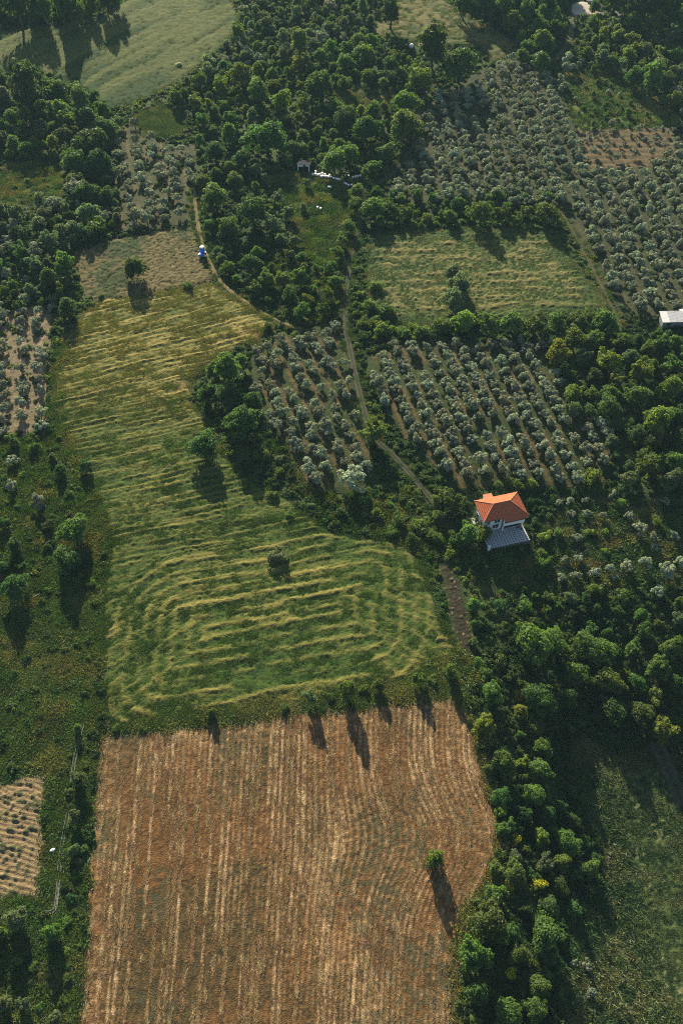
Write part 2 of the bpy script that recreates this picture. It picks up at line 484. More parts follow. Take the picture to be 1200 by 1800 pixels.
# hay meadow: windrows lie along the slope above and turn round in a ring below
d_up = wdir((110, 690), (470, 590)); d_lo = wdir((210, 1250), (780, 1140))
s_up = d_up[1] / d_up[0]; s_lo = d_lo[1] / d_lo[0]
_cx, _cy = P(480, 1092); _x0, _ = P(250, 1092); _x1, _ = P(760, 1092); _, _y0 = P(480, 1215); _, _y1 = P(480, 965)
def hay_fn(x, y, ed):
    t = sstep(80, 190, y)
    sl = s_lo * (1 - t) + s_up * t
    wx = 0.9 * (fbm(x / 14, y / 14, 101, 3) - .5)
    v = y - sl * x + 2.2 * wx
    hx, hy = (_x1 - _x0) / 2, (_y1 - _y0) / 2
    rad = 11.0
    wx = wx + 1.0 * (fbm(x / 10, y / 10, 105, 2) - .5)
    qx = np.abs(x - _cx + wx) - hx + rad; qy = np.abs(y - _cy - s_lo * (x - _cx)) - hy + rad
    sd = np.hypot(np.maximum(qx, 0), np.maximum(qy, 0)) + np.minimum(np.maximum(qx, qy), 0) - rad + 1.2 * wx
    blk = (1 - sstep(3.0, 7.0, sd))
    ph = np.where(blk > .5, (sd + 300) / 3.1, v / 2.0)
    ph = ph + np.where(blk > .5, .22, .30) * (fbm(x / 9, y / 9, 103, 3) - .5)
    fr = ph - np.floor(ph)
    ridge = np.exp(-((fr - .5) / 0.22) ** 2)
    brk = fbm(x / 8.0, np.floor(ph) * 7.3 + y / 6.0, 107, 3)
    ridge = ridge * sstep(0.28, 0.60, brk) * np.where(blk > .5, 0.55 + 0.45 * sstep(-3, 2, qy - qx), 1.0)  # ring sides the sun does not cross are faded in height and straw colour
    across = np.where(blk > .5, .6 * v + .4 * sd, v)
    streak = fbm(x / 9.0 + .1 * across, across / 0.7, 109, 3)
    lump = fbm(x * 1.1, y * 1.5, 111, 3); lump2 = vnoise(x * 2.6, y * 2.6, 117); l3 = vnoise(x * 1.5 + 40, y * 2.4, 119)
    big = fbm(x / 22, y / 22, 121, 3)
    tall = sstep(0.45, 0.62, fbm(x / 5, y / 2.5, 125, 3))
    px, py_ = P([330, 480], [690, 575])
    dgold = dist_seg(np.stack([px, py_], 1), x, y)
    gold = np.clip(sstep(125, 185, y) * 0.70 + 0.9 * (big - .5) + 0.0 + 0.5 * np.exp(-(dgold / 10) ** 2), 0, 1)
    h = (0.12 + .10 * blk) * ridge + 0.30 * (streak - .3) + 0.16 * (lump - .3) + 0.18 * lump2 + 0.12 * tall * (1 - gold) + 0.14 * l3
    green = lerp3((0.032, 0.070, 0.012), (0.070, 0.118, 0.020), .6 * lump2 + .4 * l3)
    straw = lerp3((0.22, 0.190, 0.042), (0.46, 0.36, 0.115), .5 * lump2 + .5 * l3)
    pale = np.clip(ridge * (0.22 + 0.40 * gold + .22 * blk) + 0.8 * gold * sstep(0.34, 0.66, .5 * lump + .5 * streak) + 0.22 * sstep(.52, .70, streak), 0, 1)
    col = green * (1 - pale[:, None]) + straw * pale[:, None]
    edge = (1 - sstep(0.5, 4.5, ed)) * sstep(0.3, 0.6, brk) * (y < 95)
    col = col * (1 - 0.5 * edge[:, None]) + np.array((0.26, 0.20, 0.05)) * 0.5 * edge[:, None]
    br = np.exp(-(dgold / 6) ** 2) * sstep(0.4, 0.62, fbm(x / 5, y / 3, 131, 3)) * 0.7
    col = col * (1 - br[:, None]) + np.array((0.24, 0.14, 0.06)) * br[:, None]
    return h, col
sheet('hay_meadow', FW['hay'], 0.27, hay_fn, M_HAY, 0.35, 1.6)

def tan_fn(x, y, ed):
    clod = fbm(x * 0.9, y * 1.1, 141, 3); big = fbm(x / 11, y / 9, 143, 3); sm = vnoise(x * 1.9, y * 1.9, 147)
    g = sstep(0.46, 0.60, 0.55 * big + 0.45 * clod)
    col = lerp3((0.165, 0.135, 0.058), (0.055, 0.080, 0.026), g) * (0.7 + 0.6 * sm)[:, None]
    return 0.25 * clod + 0.32 * sm, col
sheet('weedy_stubble_field', FW['tan'], 0.33, tan_fn, M_STUB, 0.3, 1.2)

d_m = wdir((700, 505), (1040, 500)); s_m = d_m[1] / d_m[0]
def mown_fn(x, y, ed):
    wx = fbm(x / 8, y / 8, 151, 3) - .5
    ph = (y - s_m * x + 3.0 * wx) / 3.6
    fr = ph - np.floor(ph); ridge = np.exp(-((fr - .5) / 0.22) ** 2)
    brk = fbm(x / 5, np.floor(ph) * 5.1, 153, 3); ridge = ridge * sstep(.36, .62, brk)
    lump = fbm(x * 1.0, y * 1.3, 155, 3); l2 = vnoise(x * 2.2, y * 2.2, 157)
    green = lerp3((0.038, 0.078, 0.018), (0.080, 0.122, 0.028), l2)
    straw = lerp3((0.14, 0.135, 0.042), (0.29, 0.245, 0.09), l2)
    p = np.clip(0.9 * ridge * sstep(1, 6, ed) + 0.55 * sstep(.45, .65, lump) * sstep(3, 8, ed), 0, 1)
    return 0.2 * ridge + 0.35 * (lump - .3) + 0.35 * l2, green * (1 - p[:, None]) + straw * p[:, None]
sheet('mown_field', FW['mown'], 0.33, mown_fn, M_HAY, 0.3, 1.6)

d_t = wdir((190, 180), (400, 60)); n_t = np.array((-d_t[1], d_t[0]))
def top_fn(x, y, ed):
    w = x * n_t[0] + y * n_t[1] + 5 * (fbm(x / 20, y / 20, 161, 2) - .5)
    s = vnoise(w / 2.6, (x * d_t[0] + y * d_t[1]) / 25, 163); l = fbm(x * .7, y * .7, 165, 3); b = fbm(x / 18, y / 18, 167, 3)
    g = np.clip(0.65 * s + 0.35 * b, 0, 1)
    col = lerp3((0.032, 0.074, 0.016), (0.115, 0.138, 0.034), sstep(0.32, 0.66, g)) * (0.75 + 0.5 * l)[:, None]
    return 0.16 * l + 0.15 * s + 0.22 * vnoise(x * 1.3, y * 1.3, 169), col
sheet('upper_meadow', FW['topmeadow'], 0.55, top_fn, M_HAY, 0.35, 2.0)
def upm_fn(x, y, ed):
    l = fbm(x * .6, y * .6, 175, 3); b = fbm(x / 9, y / 9, 177, 3)
    col = lerp3((0.065, 0.098, 0.028), (0.195, 0.175, 0.062), sstep(0.35, 0.62, 0.6 * b + .4 * l))
    return 0.45 * l, col
sheet('dry_grass_meadow', FW['upmeadow'], 0.6, upm_fn, M_HAY, 0.35, 2.0)
d_r = wdir((1060, 1450), (1140, 1800)); n_r = np.array((-d_r[1], d_r[0]))
def rf_fn(x, y, ed):
    w = x * n_r[0] + y * n_r[1]
    l = fbm(x * 1.3, y * 1.3, 181, 3); b = fbm(x / 8, y / 8, 183, 3); l2 = vnoise(x * 2.4, y * 2.4, 185)
    crop = sstep(3.5, 6.0, ed)
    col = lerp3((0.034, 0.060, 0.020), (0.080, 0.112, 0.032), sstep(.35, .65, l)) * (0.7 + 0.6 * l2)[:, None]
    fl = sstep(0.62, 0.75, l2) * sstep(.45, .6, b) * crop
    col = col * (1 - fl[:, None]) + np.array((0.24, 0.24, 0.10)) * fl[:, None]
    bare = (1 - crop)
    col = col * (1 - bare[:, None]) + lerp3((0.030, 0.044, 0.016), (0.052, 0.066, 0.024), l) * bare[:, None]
    rut = np.exp(-((ed - 2.4) / 0.25) ** 2) + np.exp(-((ed - 0.9) / 0.25) ** 2)
    col = col * (1 - 0.5 * rut[:, None]) + np.array((0.10, 0.095, 0.06)) * 0.25 * rut[:, None]
    return (0.45 * l + 0.15 * l2) * (0.15 + 0.85 * crop), col
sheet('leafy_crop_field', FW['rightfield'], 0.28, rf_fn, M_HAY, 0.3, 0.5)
def tl_fn(x, y, ed):
    ph = (y + 0.28 * x + 1.2 * (fbm(x / 4, y / 4, 191, 3) - .5)) / 0.95
    r = 0.5 + 0.5 * np.cos(2 * np.pi * ph); l = fbm(x * 1.5, y * 1.5, 193, 3)
    col = lerp3((0.20, 0.145, 0.070), (0.42, 0.30, 0.165), np.clip(0.55 * r + 0.6 * (l - .25), 0, 1))
    g = sstep(.60, .70, vnoise(x * 1.2, y * 1.2, 197)) * sstep(.3, .6, l)
    col = col * (1 - g[:, None]) + np.array((0.085, 0.10, 0.045)) * g[:, None]
    return 0.16 * r + 0.15 * l + 0.2 * g, col
sheet('pale_ploughed_plot', FW['tanleft'], 0.24, tl_fn, M_STUB, 0.3, 1.5)
def strip_fn(x, y, ed):
    l = fbm(x * 1.6, y * 1.6, 201, 3); l2 = vnoise(x * 2.6, y * 2.6, 203)
    col = lerp3((0.048, 0.042, 0.024), (0.36, 0.265, 0.15), sstep(.62, .82, 0.4 * l + .6 * l2))
    gg = 1 - sstep(.3, 1.6, ed + 2 * (l - .5)); col = col * (1 - gg[:, None]) + np.array((0.045, 0.07, 0.022)) * gg[:, None]
    return 0.5 * l * l2, col
sheet('turned_soil_strip', FW['strip'], 0.24, strip_fn, M_STUB, 0.3, 0.7)

# ------------------------------------------------------------------ orchards: soil with rows
ROW_A = wdir((470, 640), (580, 860)); ROW_B = wdir((693, 645), (778, 850)); ROW_C = wdir((870, 230), (905, 340)); ROW_D = wdir((20, 560), (18, 760))
def orch_fn(rd, sp, soil, weed, seed):
    nd = np.array((-rd[1], rd[0]))
    def fn(x, y, ed):
        w = (x * nd[0] + y * nd[1]) / sp
        fr = w - np.floor(w)
        l = fbm(x * .9, y * .9, seed, 3); b = fbm(x / 8, y / 8, seed + 3, 3); l2 = vnoise(x * 2.1, y * 2.1, seed + 5)
        open_ = sstep(0.32, 0.45, np.abs(fr - 0.0 - np.round(fr)))
        k = np.clip(0.75 * open_ * sstep(.32, .58, b) + 0.5 * (l - .4), 0, 1)
        col = lerp3(weed, soil, k) * (0.7 + .6 * l2)[:, None]
        return 0.12 * l + 0.08 * (1 - open_) + .08 * l2, col
    return fn
SOIL1, WEED1 = (0.150, 0.098, 0.044), (0.042, 0.066, 0.020)
sheet('orchard_soil', FW['orchA'], 0.4, orch_fn(ROW_A, 4.0, SOIL1, WEED1, 211), M_SOIL, 0.25, 1.2)
sheet('orchard_soil', FW['orchB'], 0.4, orch_fn(ROW_B, 4.1, SOIL1, WEED1, 221), M_SOIL, 0.25, 1.2)
sheet('orchard_soil', FW['orchC'], 0.7, orch_fn(ROW_C, 5.0, (0.10, 0.090, 0.042), (0.055, 0.070, 0.030), 231), M_SOIL, 0.22, 1.5)
sheet('orchard_soil', FW['orchD'], 0.4, orch_fn(ROW_D, 4.6, (0.42, 0.30, 0.19), (0.21, 0.17, 0.10), 241), M_SOIL, 0.25, 1.2)
sheet('orchard_soil', FW['orchE'], 0.6, orch_fn(wdir((250, 230), (285, 400)), 5.5, (0.17, 0.130, 0.065), (0.070, 0.082, 0.036), 251), M_SOIL, 0.22, 1.5)
def bare_fn(x, y, ed):
    r = 0.5 + 0.5 * np.cos(2 * np.pi * (y - .02 * x) / 3.2); l = fbm(x * .7, y * .7, 261, 3)
    col = lerp3((0.10, 0.09, 0.045), (0.22, 0.150, 0.080), np.clip(.6 * r + .8 * (l - .3), 0, 1))
    return 0.2 * l + .1 * r, col
sheet('bare_soil_plot', FW['bare'], 0.5, bare_fn, M_SOIL, 0.42, 1.5)

# ------------------------------------------------------------------ tracks
def track(name, path, width, pale, green, seed, lift=0.22):
    n = len(path); t = np.gradient(path, axis=0); t /= np.hypot(t[:, 0], t[:, 1])[:, None]
    nrm = np.stack([-t[:, 1], t[:, 0]], 1)
    offs = np.linspace(-1, 1, 13) * width / 2
    V = []; Cc = []
    s = np.arange(n)
    for o in offs:
        wob = 0.35 * (vnoise(s / 5.0, o * 3 + 0 * s, seed) - .5)
        p = path + nrm * (o + wob)[:, None]
        a = abs(o) / (width / 2)
        rut = math.exp(-((a - 0.5) / 0.22) ** 2)
        edge = max(0, (a - 0.8) / 0.2)
        z = terrain(p[:, 0], p[:, 1]) + lift - 0.06 * rut - 0.20 * edge
        V.append(np.stack([p[:, 0], p[:, 1], z], 1))
        k = np.clip(rut * 1.1 + 0.5 * (fbm(p[:, 0] * .8, p[:, 1] * .8, seed, 3) - .5), 0, 1)
        Cc.append(lerp3(green, pale, k))
    V = np.stack(V, 1).reshape(-1, 3); Cc = np.stack(Cc, 1).reshape(-1, 3)
    m = len(offs); idx = np.arange(n * m).reshape(n, m)
    f = np.stack([idx[:-1, :-1], idx[:-1, 1:], idx[1:, 1:], idx[1:, :-1]], -1).reshape(-1, 4)
    tag(link(name, mesh_np(name, V, f, [M_TRACK], Cc, True)), kind='structure')
track('dirt_track', TW['main'], 1.8, (0.110, 0.098, 0.070), (0.040, 0.056, 0.020), 301)
track('dirt_track', TW['upper'], 2.6, (0.26, 0.23, 0.17), (0.085, 0.10, 0.045), 303)
track('dirt_path', TW['west'], 1.2, (0.33, 0.24, 0.12), (0.15, 0.13, 0.05), 305)
track('dirt_path', TW['grove'], 0.9, (0.13, 0.098, 0.05), (0.06, 0.075, 0.026), 309)
fx, fy = P([958, 1000, 1060, 1100, 1150], [1012, 988, 952, 928, 902])
track('cable_line_strip', smooth_path(np.stack([fx, fy], 1), 1.0), 0.9, (0.16, 0.14, 0.10), (0.07, 0.07, 0.04), 311, 0.2)  # narrow pale ground strip standing in for a thin straight cable
fx, fy = P([1150, 1168, 1185, 1200], [1305, 1345, 1385, 1420])
track('dirt_path', smooth_path(np.stack([fx, fy], 1), 1.0), 3.4, (0.10, 0.095, 0.07), (0.05, 0.06, 0.03), 313, 0.5)
def pale_fn(x, y, ed):
    l = fbm(x * .5, y * .5, 321, 3); return 0.2 * l, lerp3((0.55, 0.47, 0.38), (0.72, 0.64, 0.52), l)
sheet('gravel_yard', FW['pale'], 0.6, pale_fn, M_TRACK, 0.6, 0.8)
fx, fy = P([1050, 1080, 1110, 1140], [25, 25, 25, 26])
track('road', smooth_path(np.stack([fx, fy], 1), 1.0), 5.0, (0.24, 0.24, 0.23), (0.20, 0.20, 0.18), 325, 0.5)

# ------------------------------------------------------------------ plants: meshes
def leaf_cloud(rng, npuff, nleaf, shape, puff_r, leaf, seed_top=0.0):
    """many small leaf faces gathered in puffs that fill a crown of radius 1"""
    cs = []
    while len(cs) < npuff:
        p = rng.normal(size=3); p /= np.linalg.norm(p)
        r = rng.uniform(0.35, 1.0) ** 0.45
        p = p * r
        if p[2] < -0.75: continue
        lob = 0.80 + 0.36 * math.sin(3 * math.atan2(p[1], p[0]) + seed_top) * math.sin(2.2 * p[2] + seed_top)
        p = p * np.array(shape) * (1 - puff_r * 0.7) * lob * rng.uniform(.8, 1.18)
        cs.append(p)
    cs = np.array(cs)
    pr = puff_r * rng.uniform(0.65, 1.25, npuff)
    which = rng.integers(0, npuff, nleaf)
    d = rng.normal(size=(nleaf, 3)); d /= np.linalg.norm(d, axis=1)[:, None]
    d[:, 2] = np.where(d[:, 2] < -0.35, -d[:, 2], d[:, 2])
    rr = rng.uniform(0.55, 1.05, nleaf) ** 0.5
    pos = cs[which] + d * (pr[which] * rr)[:, None] * np.array((1, 1, 0.85))
    nrm = d + 0.55 * rng.normal(size=(nleaf, 3)) + np.array((0, 0, 0.15)); nrm /= np.linalg.norm(nrm, axis=1)[:, None]
    a = np.cross(nrm, rng.normal(size=(nleaf, 3))); a /= np.linalg.norm(a, axis=1)[:, None] + 1e-9
    b = np.cross(nrm, a)
    s = leaf * rng.uniform(0.6, 1.35, nleaf)[:, None]
    V = np.stack([pos - a * s * .55, pos - b * s * .38 + nrm * s * .12, pos + a * s * .75, pos + b * s * .38 + nrm * s * .12], 1).reshape(-1, 3)
    Fc = np.arange(nleaf * 4).reshape(-1, 4)
    return V, Fc

def trunk_geo(rng, h, r, spread, nl=4):
    mb = MB()
    k = rng.uniform(-.05, .05, 2)
    p0 = (0, 0, -0.08); p1 = (k[0], k[1], h * .5); p2 = (k[0] * 2, k[1] * 2, h)
    mb.tube(p0, p1, r * 1.25, r * .85, 7); mb.tube(p1, p2, r * .85, r * .35, 7)
    for i in range(nl):
        a = 2 * math.pi * (i + rng.uniform(0, .7)) / nl
        q = (p1[0] + spread * math.cos(a), p1[1] + spread * math.sin(a), h * rng.uniform(.85, 1.15))
        m = (p1[0] * .6 + q[0] * .4, p1[1] * .6 + q[1] * .4, h * .75)
        mb.tube(p1, m, r * .6, r * .42, 6); mb.tube(m, q, r * .42, r * .12, 6)
    return mb

KIT = {}
def make_kit(key, n, npuff, nleaf, shape, puff_r, leaf, zc, mat, tr=(1.2, .06, .5)):
    out = []
    for i in range(n):
        rng = np.random.default_rng(hash((key, i)) % 1000 if False else sum(map(ord, key)) * 31 + i)
        V, Fc = leaf_cloud(rng, npuff, nleaf, (shape[0], shape[1] * rng.uniform(.85, 1.1), shape[2] * rng.uniform(.9, 1.1)), puff_r, leaf, rng.uniform(0, 6))
        V[:, 2] += zc
        cm = mesh_np('crown', V, Fc, [mat])
        tm = trunk_geo(rng, tr[0], tr[1], tr[2]).mesh('trunk', M_BARK, True) if tr else None
        out.append((cm, tm))
    KIT[key] = out
make_kit('broad', 7, 80, 4200, (1, 1, 0.92), 0.25, 0.10, 0.92, M_LEAF)
make_kit('loose', 5, 60, 3000, (1, 1, 0.92), 0.24, 0.12, 0.9, M_LEAF)
make_kit('tall', 3, 80, 4200, (0.85, 0.85, 1.5), 0.26, 0.115, 1.5, M_LEAF, (1.7, .07, .4))
make_kit('olive', 7, 24, 1500, (1, 1, 0.68), 0.24, 0.12, 0.85, M_OLIVE, (1.0, .07, .5))
make_kit('shrub', 5, 40, 1500, (1, 1, 0.62), 0.30, 0.13, 0.42, M_LEAF, None)
make_kit('spire', 2, 60, 1600, (0.55, 0.55, 2.0), 0.20, 0.16, 2.0, M_LEAF, (1.8, .06, .2))

# ------------------------------------------------------------------ plants: where they stand
STANDS = [  # phrase, outline in the photograph
 ('wood in the top left corner', [(-40,-60),(215,-60),(205,20),(130,52),(-40,52)]),
 ('wood below the pale upper meadow', [(-40,132),(60,128),(110,135),(195,175),(215,235),(205,300),(110,292),(-40,275)]),
 ('thicket left of the weedy stubble field', [(-40,345),(112,320),(118,292),(205,292),(207,405),(127,435),(112,520),(90,548),(-40,550)]),
 ('dark grove beside the dry meadow', [(715,35),(850,60),(862,142),(765,152),(722,130)]),
 ('wood above the beehives', [(290,185),(330,122),(425,58),(425,-60),(690,-60),(690,62),(725,85),(762,150),(735,240),(650,318),(545,290),(490,205),(345,205)]),
 ('wood between the two dirt tracks', [(345,205),(490,205),(545,290),(470,330),(500,400),(605,385),(622,420),(602,560),(512,562),(400,492),(345,372)]),
 ('belt of trees at the top right', [(765,-60),(1000,-60),(1000,60),(980,105),(900,105),(850,40)]),
 ('scrub below the pale gravel yard', [(1000,32),(1240,-60),(1240,170),(1110,165),(1060,112),(1000,105)]),
 ('hedge above the mown field', [(625,335),(690,345),(990,350),(990,402),(650,408)]),
 ('hedge below the mown field', [(618,500),(700,572),(1090,556),(1100,602),(740,606),(618,606)]),
 ('wood right of the striped orchard', [(940,590),(1100,600),(1240,570),(1240,862),(1050,862),(1085,770),(1005,690)]),
 ('garden beside the red-roofed house', [(928,862),(1240,862),(1240,1030),(928,1030)]),
 ('wood below the garden', [(872,1030),(1240,1030),(1240,1320),(1010,1295),(990,1290),(872,1205)]),
 ('belt beside the brown field', [(830,1190),(872,1205),(990,1290),(1000,1420),(1046,1500),(1046,1560),(985,1610),(972,1850),(790,1850),(820,1640),(885,1500),(850,1300)]),
 ('tree row left of the hay meadow', [(-40,765),(180,770),(180,1062),(-40,1062)]),
 ('rough ground beside the brown field', [(-40,1062),(190,1062),(175,1300),(130,1850),(-40,1850)]),
 ('ground around the hay meadow', [(-100,-100),(1300,-100),(1300,1900),(-100,1900)]),
]
SW = [poly_w(np.maximum(np.array(p, float), [-1e9, -60])) for _, p in STANDS]

# explicit plants: x y width-in-photo kind ; b broad, l loose, t tall, o olive, s shrub, p spire
EXPL = '''
33 17 55 bB;82 27 32 bM;110 10 28 bM;115 30 38 bB;143 30 25 bM;163 17 22 bM;67 7 22 bB;150 5 22 bM;187 7 30 bB;205 2 25 bB;60 -8 40 bB;120 -12 40 bM
43 140 60 tB;88 147 24 lM;138 168 46 tM;155 208 52 lB;72 183 25 lM;20 203 30 bM;43 200 28 bM;107 190 40 bM;117 210 36 lM;162 243 65 bB;182 222 45 bB;133 278 46 bB;173 280 50 bB;92 250 25 lY;60 248 20 lY;22 250 28 lM;113 235 30 lD;70 235 22 lD;73 217 20 lD;4 240 24 lD;7 165 30 lD;0 135 34 lB
153 337 38 bB;133 313 32 bM;187 340 32 bB;153 373 35 lD;167 397 48 sM;130 400 32 lD;183 377 24 oO;238 483 42 sB;117 538 40 lB;90 537 18 oO;67 543 22 oO;330 502 20 sM
525 67 38 tM;687 15 42 tB;762 78 60 tB;808 108 66 bB;730 120 26 lM;423 130 40 bM;453 155 45 bM;482 150 30 bM;563 145 48 bB;607 143 28 bM;590 187 26 bM;607 205 42 bB;643 222 50 bB;467 235 64 bB;515 257 32 bB;533 262 26 bM;587 278 46 bM;617 268 36 bM;680 265 38 lM;657 290 28 lM;710 213 66 bM;713 178 44 bM;737 137 48 bM;580 83 28 bM;640 90 38 bM;580 102 20 bM;607 105 30 bM;637 105 25 bM;687 112 30 bB;647 133 25 bM;673 143 22 bM;705 127 22 bM;676 80 9 pB;684 76 10 pB;693 84 10 pB;653 70 25 bM;630 70 30 bM;557 217 20 lM;577 213 18 lY;587 233 20 lM;597 253 25 lM
315 113 11 sW
377 263 42 bB;357 317 26 bM;380 303 26 bM;403 293 26 bM;413 312 30 bM;378 340 48 bM;367 363 26 bM;443 370 50 bB;400 397 42 bB;367 393 24 bB;447 297 22 lD;467 313 18 lD;487 345 22 lD;507 373 26 lD;477 390 30 lD;540 322 15 lD;533 363 16 lD;627 333 30 bM;657 360 46 bM;623 360 28 bM;680 362 20 lM;613 397 26 bM;600 423 24 lM;593 443 24 lM;400 467 24 bM;440 460 34 bB;453 443 24 lM;510 447 20 lD;530 450 24 bB;493 420 20 lD;517 423 22 lD;467 487 30 lM;497 490 30 bM;527 487 36 lM;510 517 36 bB;540 525 26 lY;550 507 20 lM;590 493 26 bM;447 503 26 lM;426 275 34 bB
815 12 40 bB;850 12 38 bB;885 22 36 bM;900 45 30 bM;925 30 34 bM;960 20 36 bB;985 12 30 bB;945 52 30 bM;975 42 28 bM;985 62 25 bB;915 66 18 tM;957 70 20 bM;868 28 30 bB;835 26 26 bB;940 2 40 bB;900 2 40 bB;862 -6 40 bB
950 104 40 bM;917 96 24 lM;1150 128 46 tM;1118 132 36 bB;1168 140 34 bB;1130 14 50 bB;1163 22 44 bB;1190 14 44 bB;1100 8 36 bB;1075 2 34 bB;1195 42 36 bB;1110 40 26 bM;1150 48 30 bM;1040 42 18 bM;1060 60 24 lY;1085 62 24 lY;1045 70 20 lM;1110 68 26 lY;1030 92 24 lM;1005 92 18 lD;1058 100 26 lD;1075 108 26 lM;1090 112 24 lD;1135 85 26 lD;1165 78 24 lD;1190 95 28 lM;1190 125 26 lD
845 372 46 bM;960 370 44 bM;710 373 26 lM;750 383 18 lY;907 385 22 lM;880 375 28 lM;925 372 26 lM;790 380 24 lM;690 370 30 lB
796 476 36 bD;808 500 46 bD;798 526 46 bD
815 562 46 lY;775 575 40 sM;860 570 42 lM;900 566 42 lM;940 568 42 lM;980 566 40 lM;1020 562 42 lM;1060 560 40 lM;740 585 34 sM;650 535 32 sM;680 545 34 sM;640 570 32 sM;675 580 36 sM;710 585 30 sM;660 505 26 sM;640 590 26 sB;1075 575 30 lM
980 620 48 lY;1007 593 46 lM;1035 600 40 lM;1067 633 44 lY;1007 687 40 lY;1127 653 44 lY;1070 712 48 bM;1123 695 46 bM;1160 735 62 bM;1143 815 46 bM;1107 838 34 lD;1187 808 44 bM;1040 838 36 sY;933 848 26 sY;1007 720 32 lD;1037 722 28 bB;1083 670 30 lY;1177 683 46 lM;1137 612 26 lM;1180 640 36 lM;1090 600 30 lM;1160 600 34 lM;1190 600 30 lM;1105 625 26 lD;1045 660 28 lB;1195 725 40 bM;1040 690 28 lM;1150 775 36 bB;1190 765 40 bB;1010 765 24 oO;1030 785 26 oO;1075 775 26 lD;1120 760 34 bB;1085 745 30 bB
1090 885 22 sY;957 943 26 sY;980 938 22 sM;1037 935 20 sY;1062 935 16 sY;1153 917 24 sY;952 973 22 sY;957 987 28 sM;1063 970 16 sY;1048 1035 32 sM;1090 1047 32 sM;922 1063 34 sM;960 1050 28 sM;833 1063 28 lM;838 1095 22 lM;820 937 42 lM;850 937 34 lM;793 878 48 lM;770 880 30 lM;875 850 18 sM;910 850 22 lM;895 845 20 sM
1127 1080 28 lM;1133 1107 32 lM;1193 1087 28 lD;940 1130 76 bM;975 1125 46 bM;1030 1137 58 bM;1067 1142 46 bM;1110 1140 30 lM;1177 1140 42 lM;1017 1183 44 bM;1067 1197 52 bM;1080 1247 54 bB;1130 1253 50 bM;1163 1282 48 lY;950 1227 60 bB;865 1217 42 lM;852 1275 44 lY;855 1303 28 lM;910 1223 22 sG;915 1250 30 lY;882 1337 42 bM;917 1340 28 lY;947 1350 46 bM;955 1313 38 bM;943 1283 24 lM;1157 1173 46 lM;1123 1203 34 lM;1150 1225 36 lM;1193 1140 34 lM;1190 1200 40 bB;1000 1225 40 bB;900 1185 30 lB;850 1185 26 sM;1003 1050 28 lD
889 1453 34 lM;905 1477 24 sG;937 1395 42 bM;996 1477 50 bM;951 1470 30 lY;956 1517 34 lD;985 1515 36 bM;1036 1527 36 bM;1009 1443 26 bB;903 1533 44 bM;905 1509 28 lD;892 1557 24 sG;945 1557 30 sG;871 1571 38 lM;858 1618 70 bM;959 1640 66 bM;1007 1597 32 bB;913 1677 40 bM;831 1682 58 lM;897 1712 24 sG;945 1733 44 bM;937 1696 22 lM;892 1778 54 bM;940 1773 48 bM;839 1746 50 lB;836 1800 30 sY;1007 1693 16 oO;1029 1697 24 oO;1036 1744 24 oO;880 1400 36 bB;890 1360 30 lM;960 1430 34 bB;920 1430 30 lB;965 1590 36 bB;900 1640 34 lB;985 1560 34 bB;870 1525 28 lM;925 1600 28 lB;1005 1390 22 lB;880 1425 26 lY;858 1350 22 lM
22 805 28 oO;20 852 26 oO;65 880 36 oO;105 825 28 lB;150 820 24 lB;130 928 58 bM;115 982 54 bB;25 957 30 lB;25 1032 50 bB;2 995 24 lB;22 772 24 lM;92 803 18 lM;60 785 20 lM;5 920 24 lB;40 835 14 sM;85 925 26 sB
140 1371 28 lD;132 1437 24 lD;129 1497 22 lD;137 1282 16 lM;30 1617 44 lD;93 1640 36 lM;42 1764 24 lD;8 1766 34 lD;99 1792 28 lD;96 1740 20 sD;118 1672 18 sY;90 1683 18 sM;150 1345 18 sM;145 1410 20 sB;140 1470 20 sB;135 1540 20 sM;125 1580 22 sB;120 1620 22 sM;60 1700 22 sM;120 1720 22 sM;110 1760 20 sM;30 1690 22 sM;70 1770 20 sM;0 1640 30 lM
357 778 58 bB;423 740 64 bB;398 640 56 tM;375 648 34 lM;420 635 34 lM;398 690 56 bB;365 690 36 lB;440 700 36 bB;488 978 38 sD;610 1218 36 lM;545 1228 26 lD;665 1207 24 lM;735 1196 24 lM;792 1184 28 lM;372 1254 18 lM;655 758 50 lM;543 815 36 oO;620 835 58 oO;762 1515 38 sM;580 1225 20 sM;500 1245 20 sM;640 1212 22 sM;372 1258 16 sM;250 1283 16 sM;205 1280 18 sM;740 925 40 sM;700 915 34 sM;760 945 34 sM;725 950 28 sB;690 935 26 sM;790 975 24 sY;800 945 30 lM;770 905 26 lM;660 905 26 sM;640 880 24 sM;600 900 26 sB;830 1130 22 sM;840 1165 24 sM;480 870 22 sM;510 905 20 sM;460 800 30 sM;445 770 26 sM;490 830 22 sM;520 590 20 sM;470 575 20 sM
460 650 18 oO;790 1185 24 sM;760 1195 22 sM
'''
rngG = np.random.default_rng(7)
PL = []      # dicts: x, y, R, hs, kit, col, expl
RATIO = {'b': (1.0, 1.05), 'l': (1.05, 1.0), 't': (0.95, 1.6), 'o': (0.95, 1.0), 's': (1.0, 0.42), 'p': (0.9, 2.2)}
KITN = {'b': 'broad', 'l': 'loose', 't': 'tall', 'o': 'olive', 's': 'shrub', 'p': 'spire'}
def put(px, py, w, kind, col, expl=True):
    hc = 1.5
    for _ in range(3):
        x, y = P(px, py, hc)
        x = float(x); y = float(y)
        d = project(x, y, float(terrain(x, y)) + hc)[2]
        Rm = w / 2 * d / F * 1.08
        hc = Rm * RATIO[kind][1]
    PL.append(dict(x=x, y=y, R=Rm, hs=RATIO[kind][0] * rngG.uniform(.92, 1.12), k=kind, c=col, e=expl, v=int(rngG.integers(0, 99))))
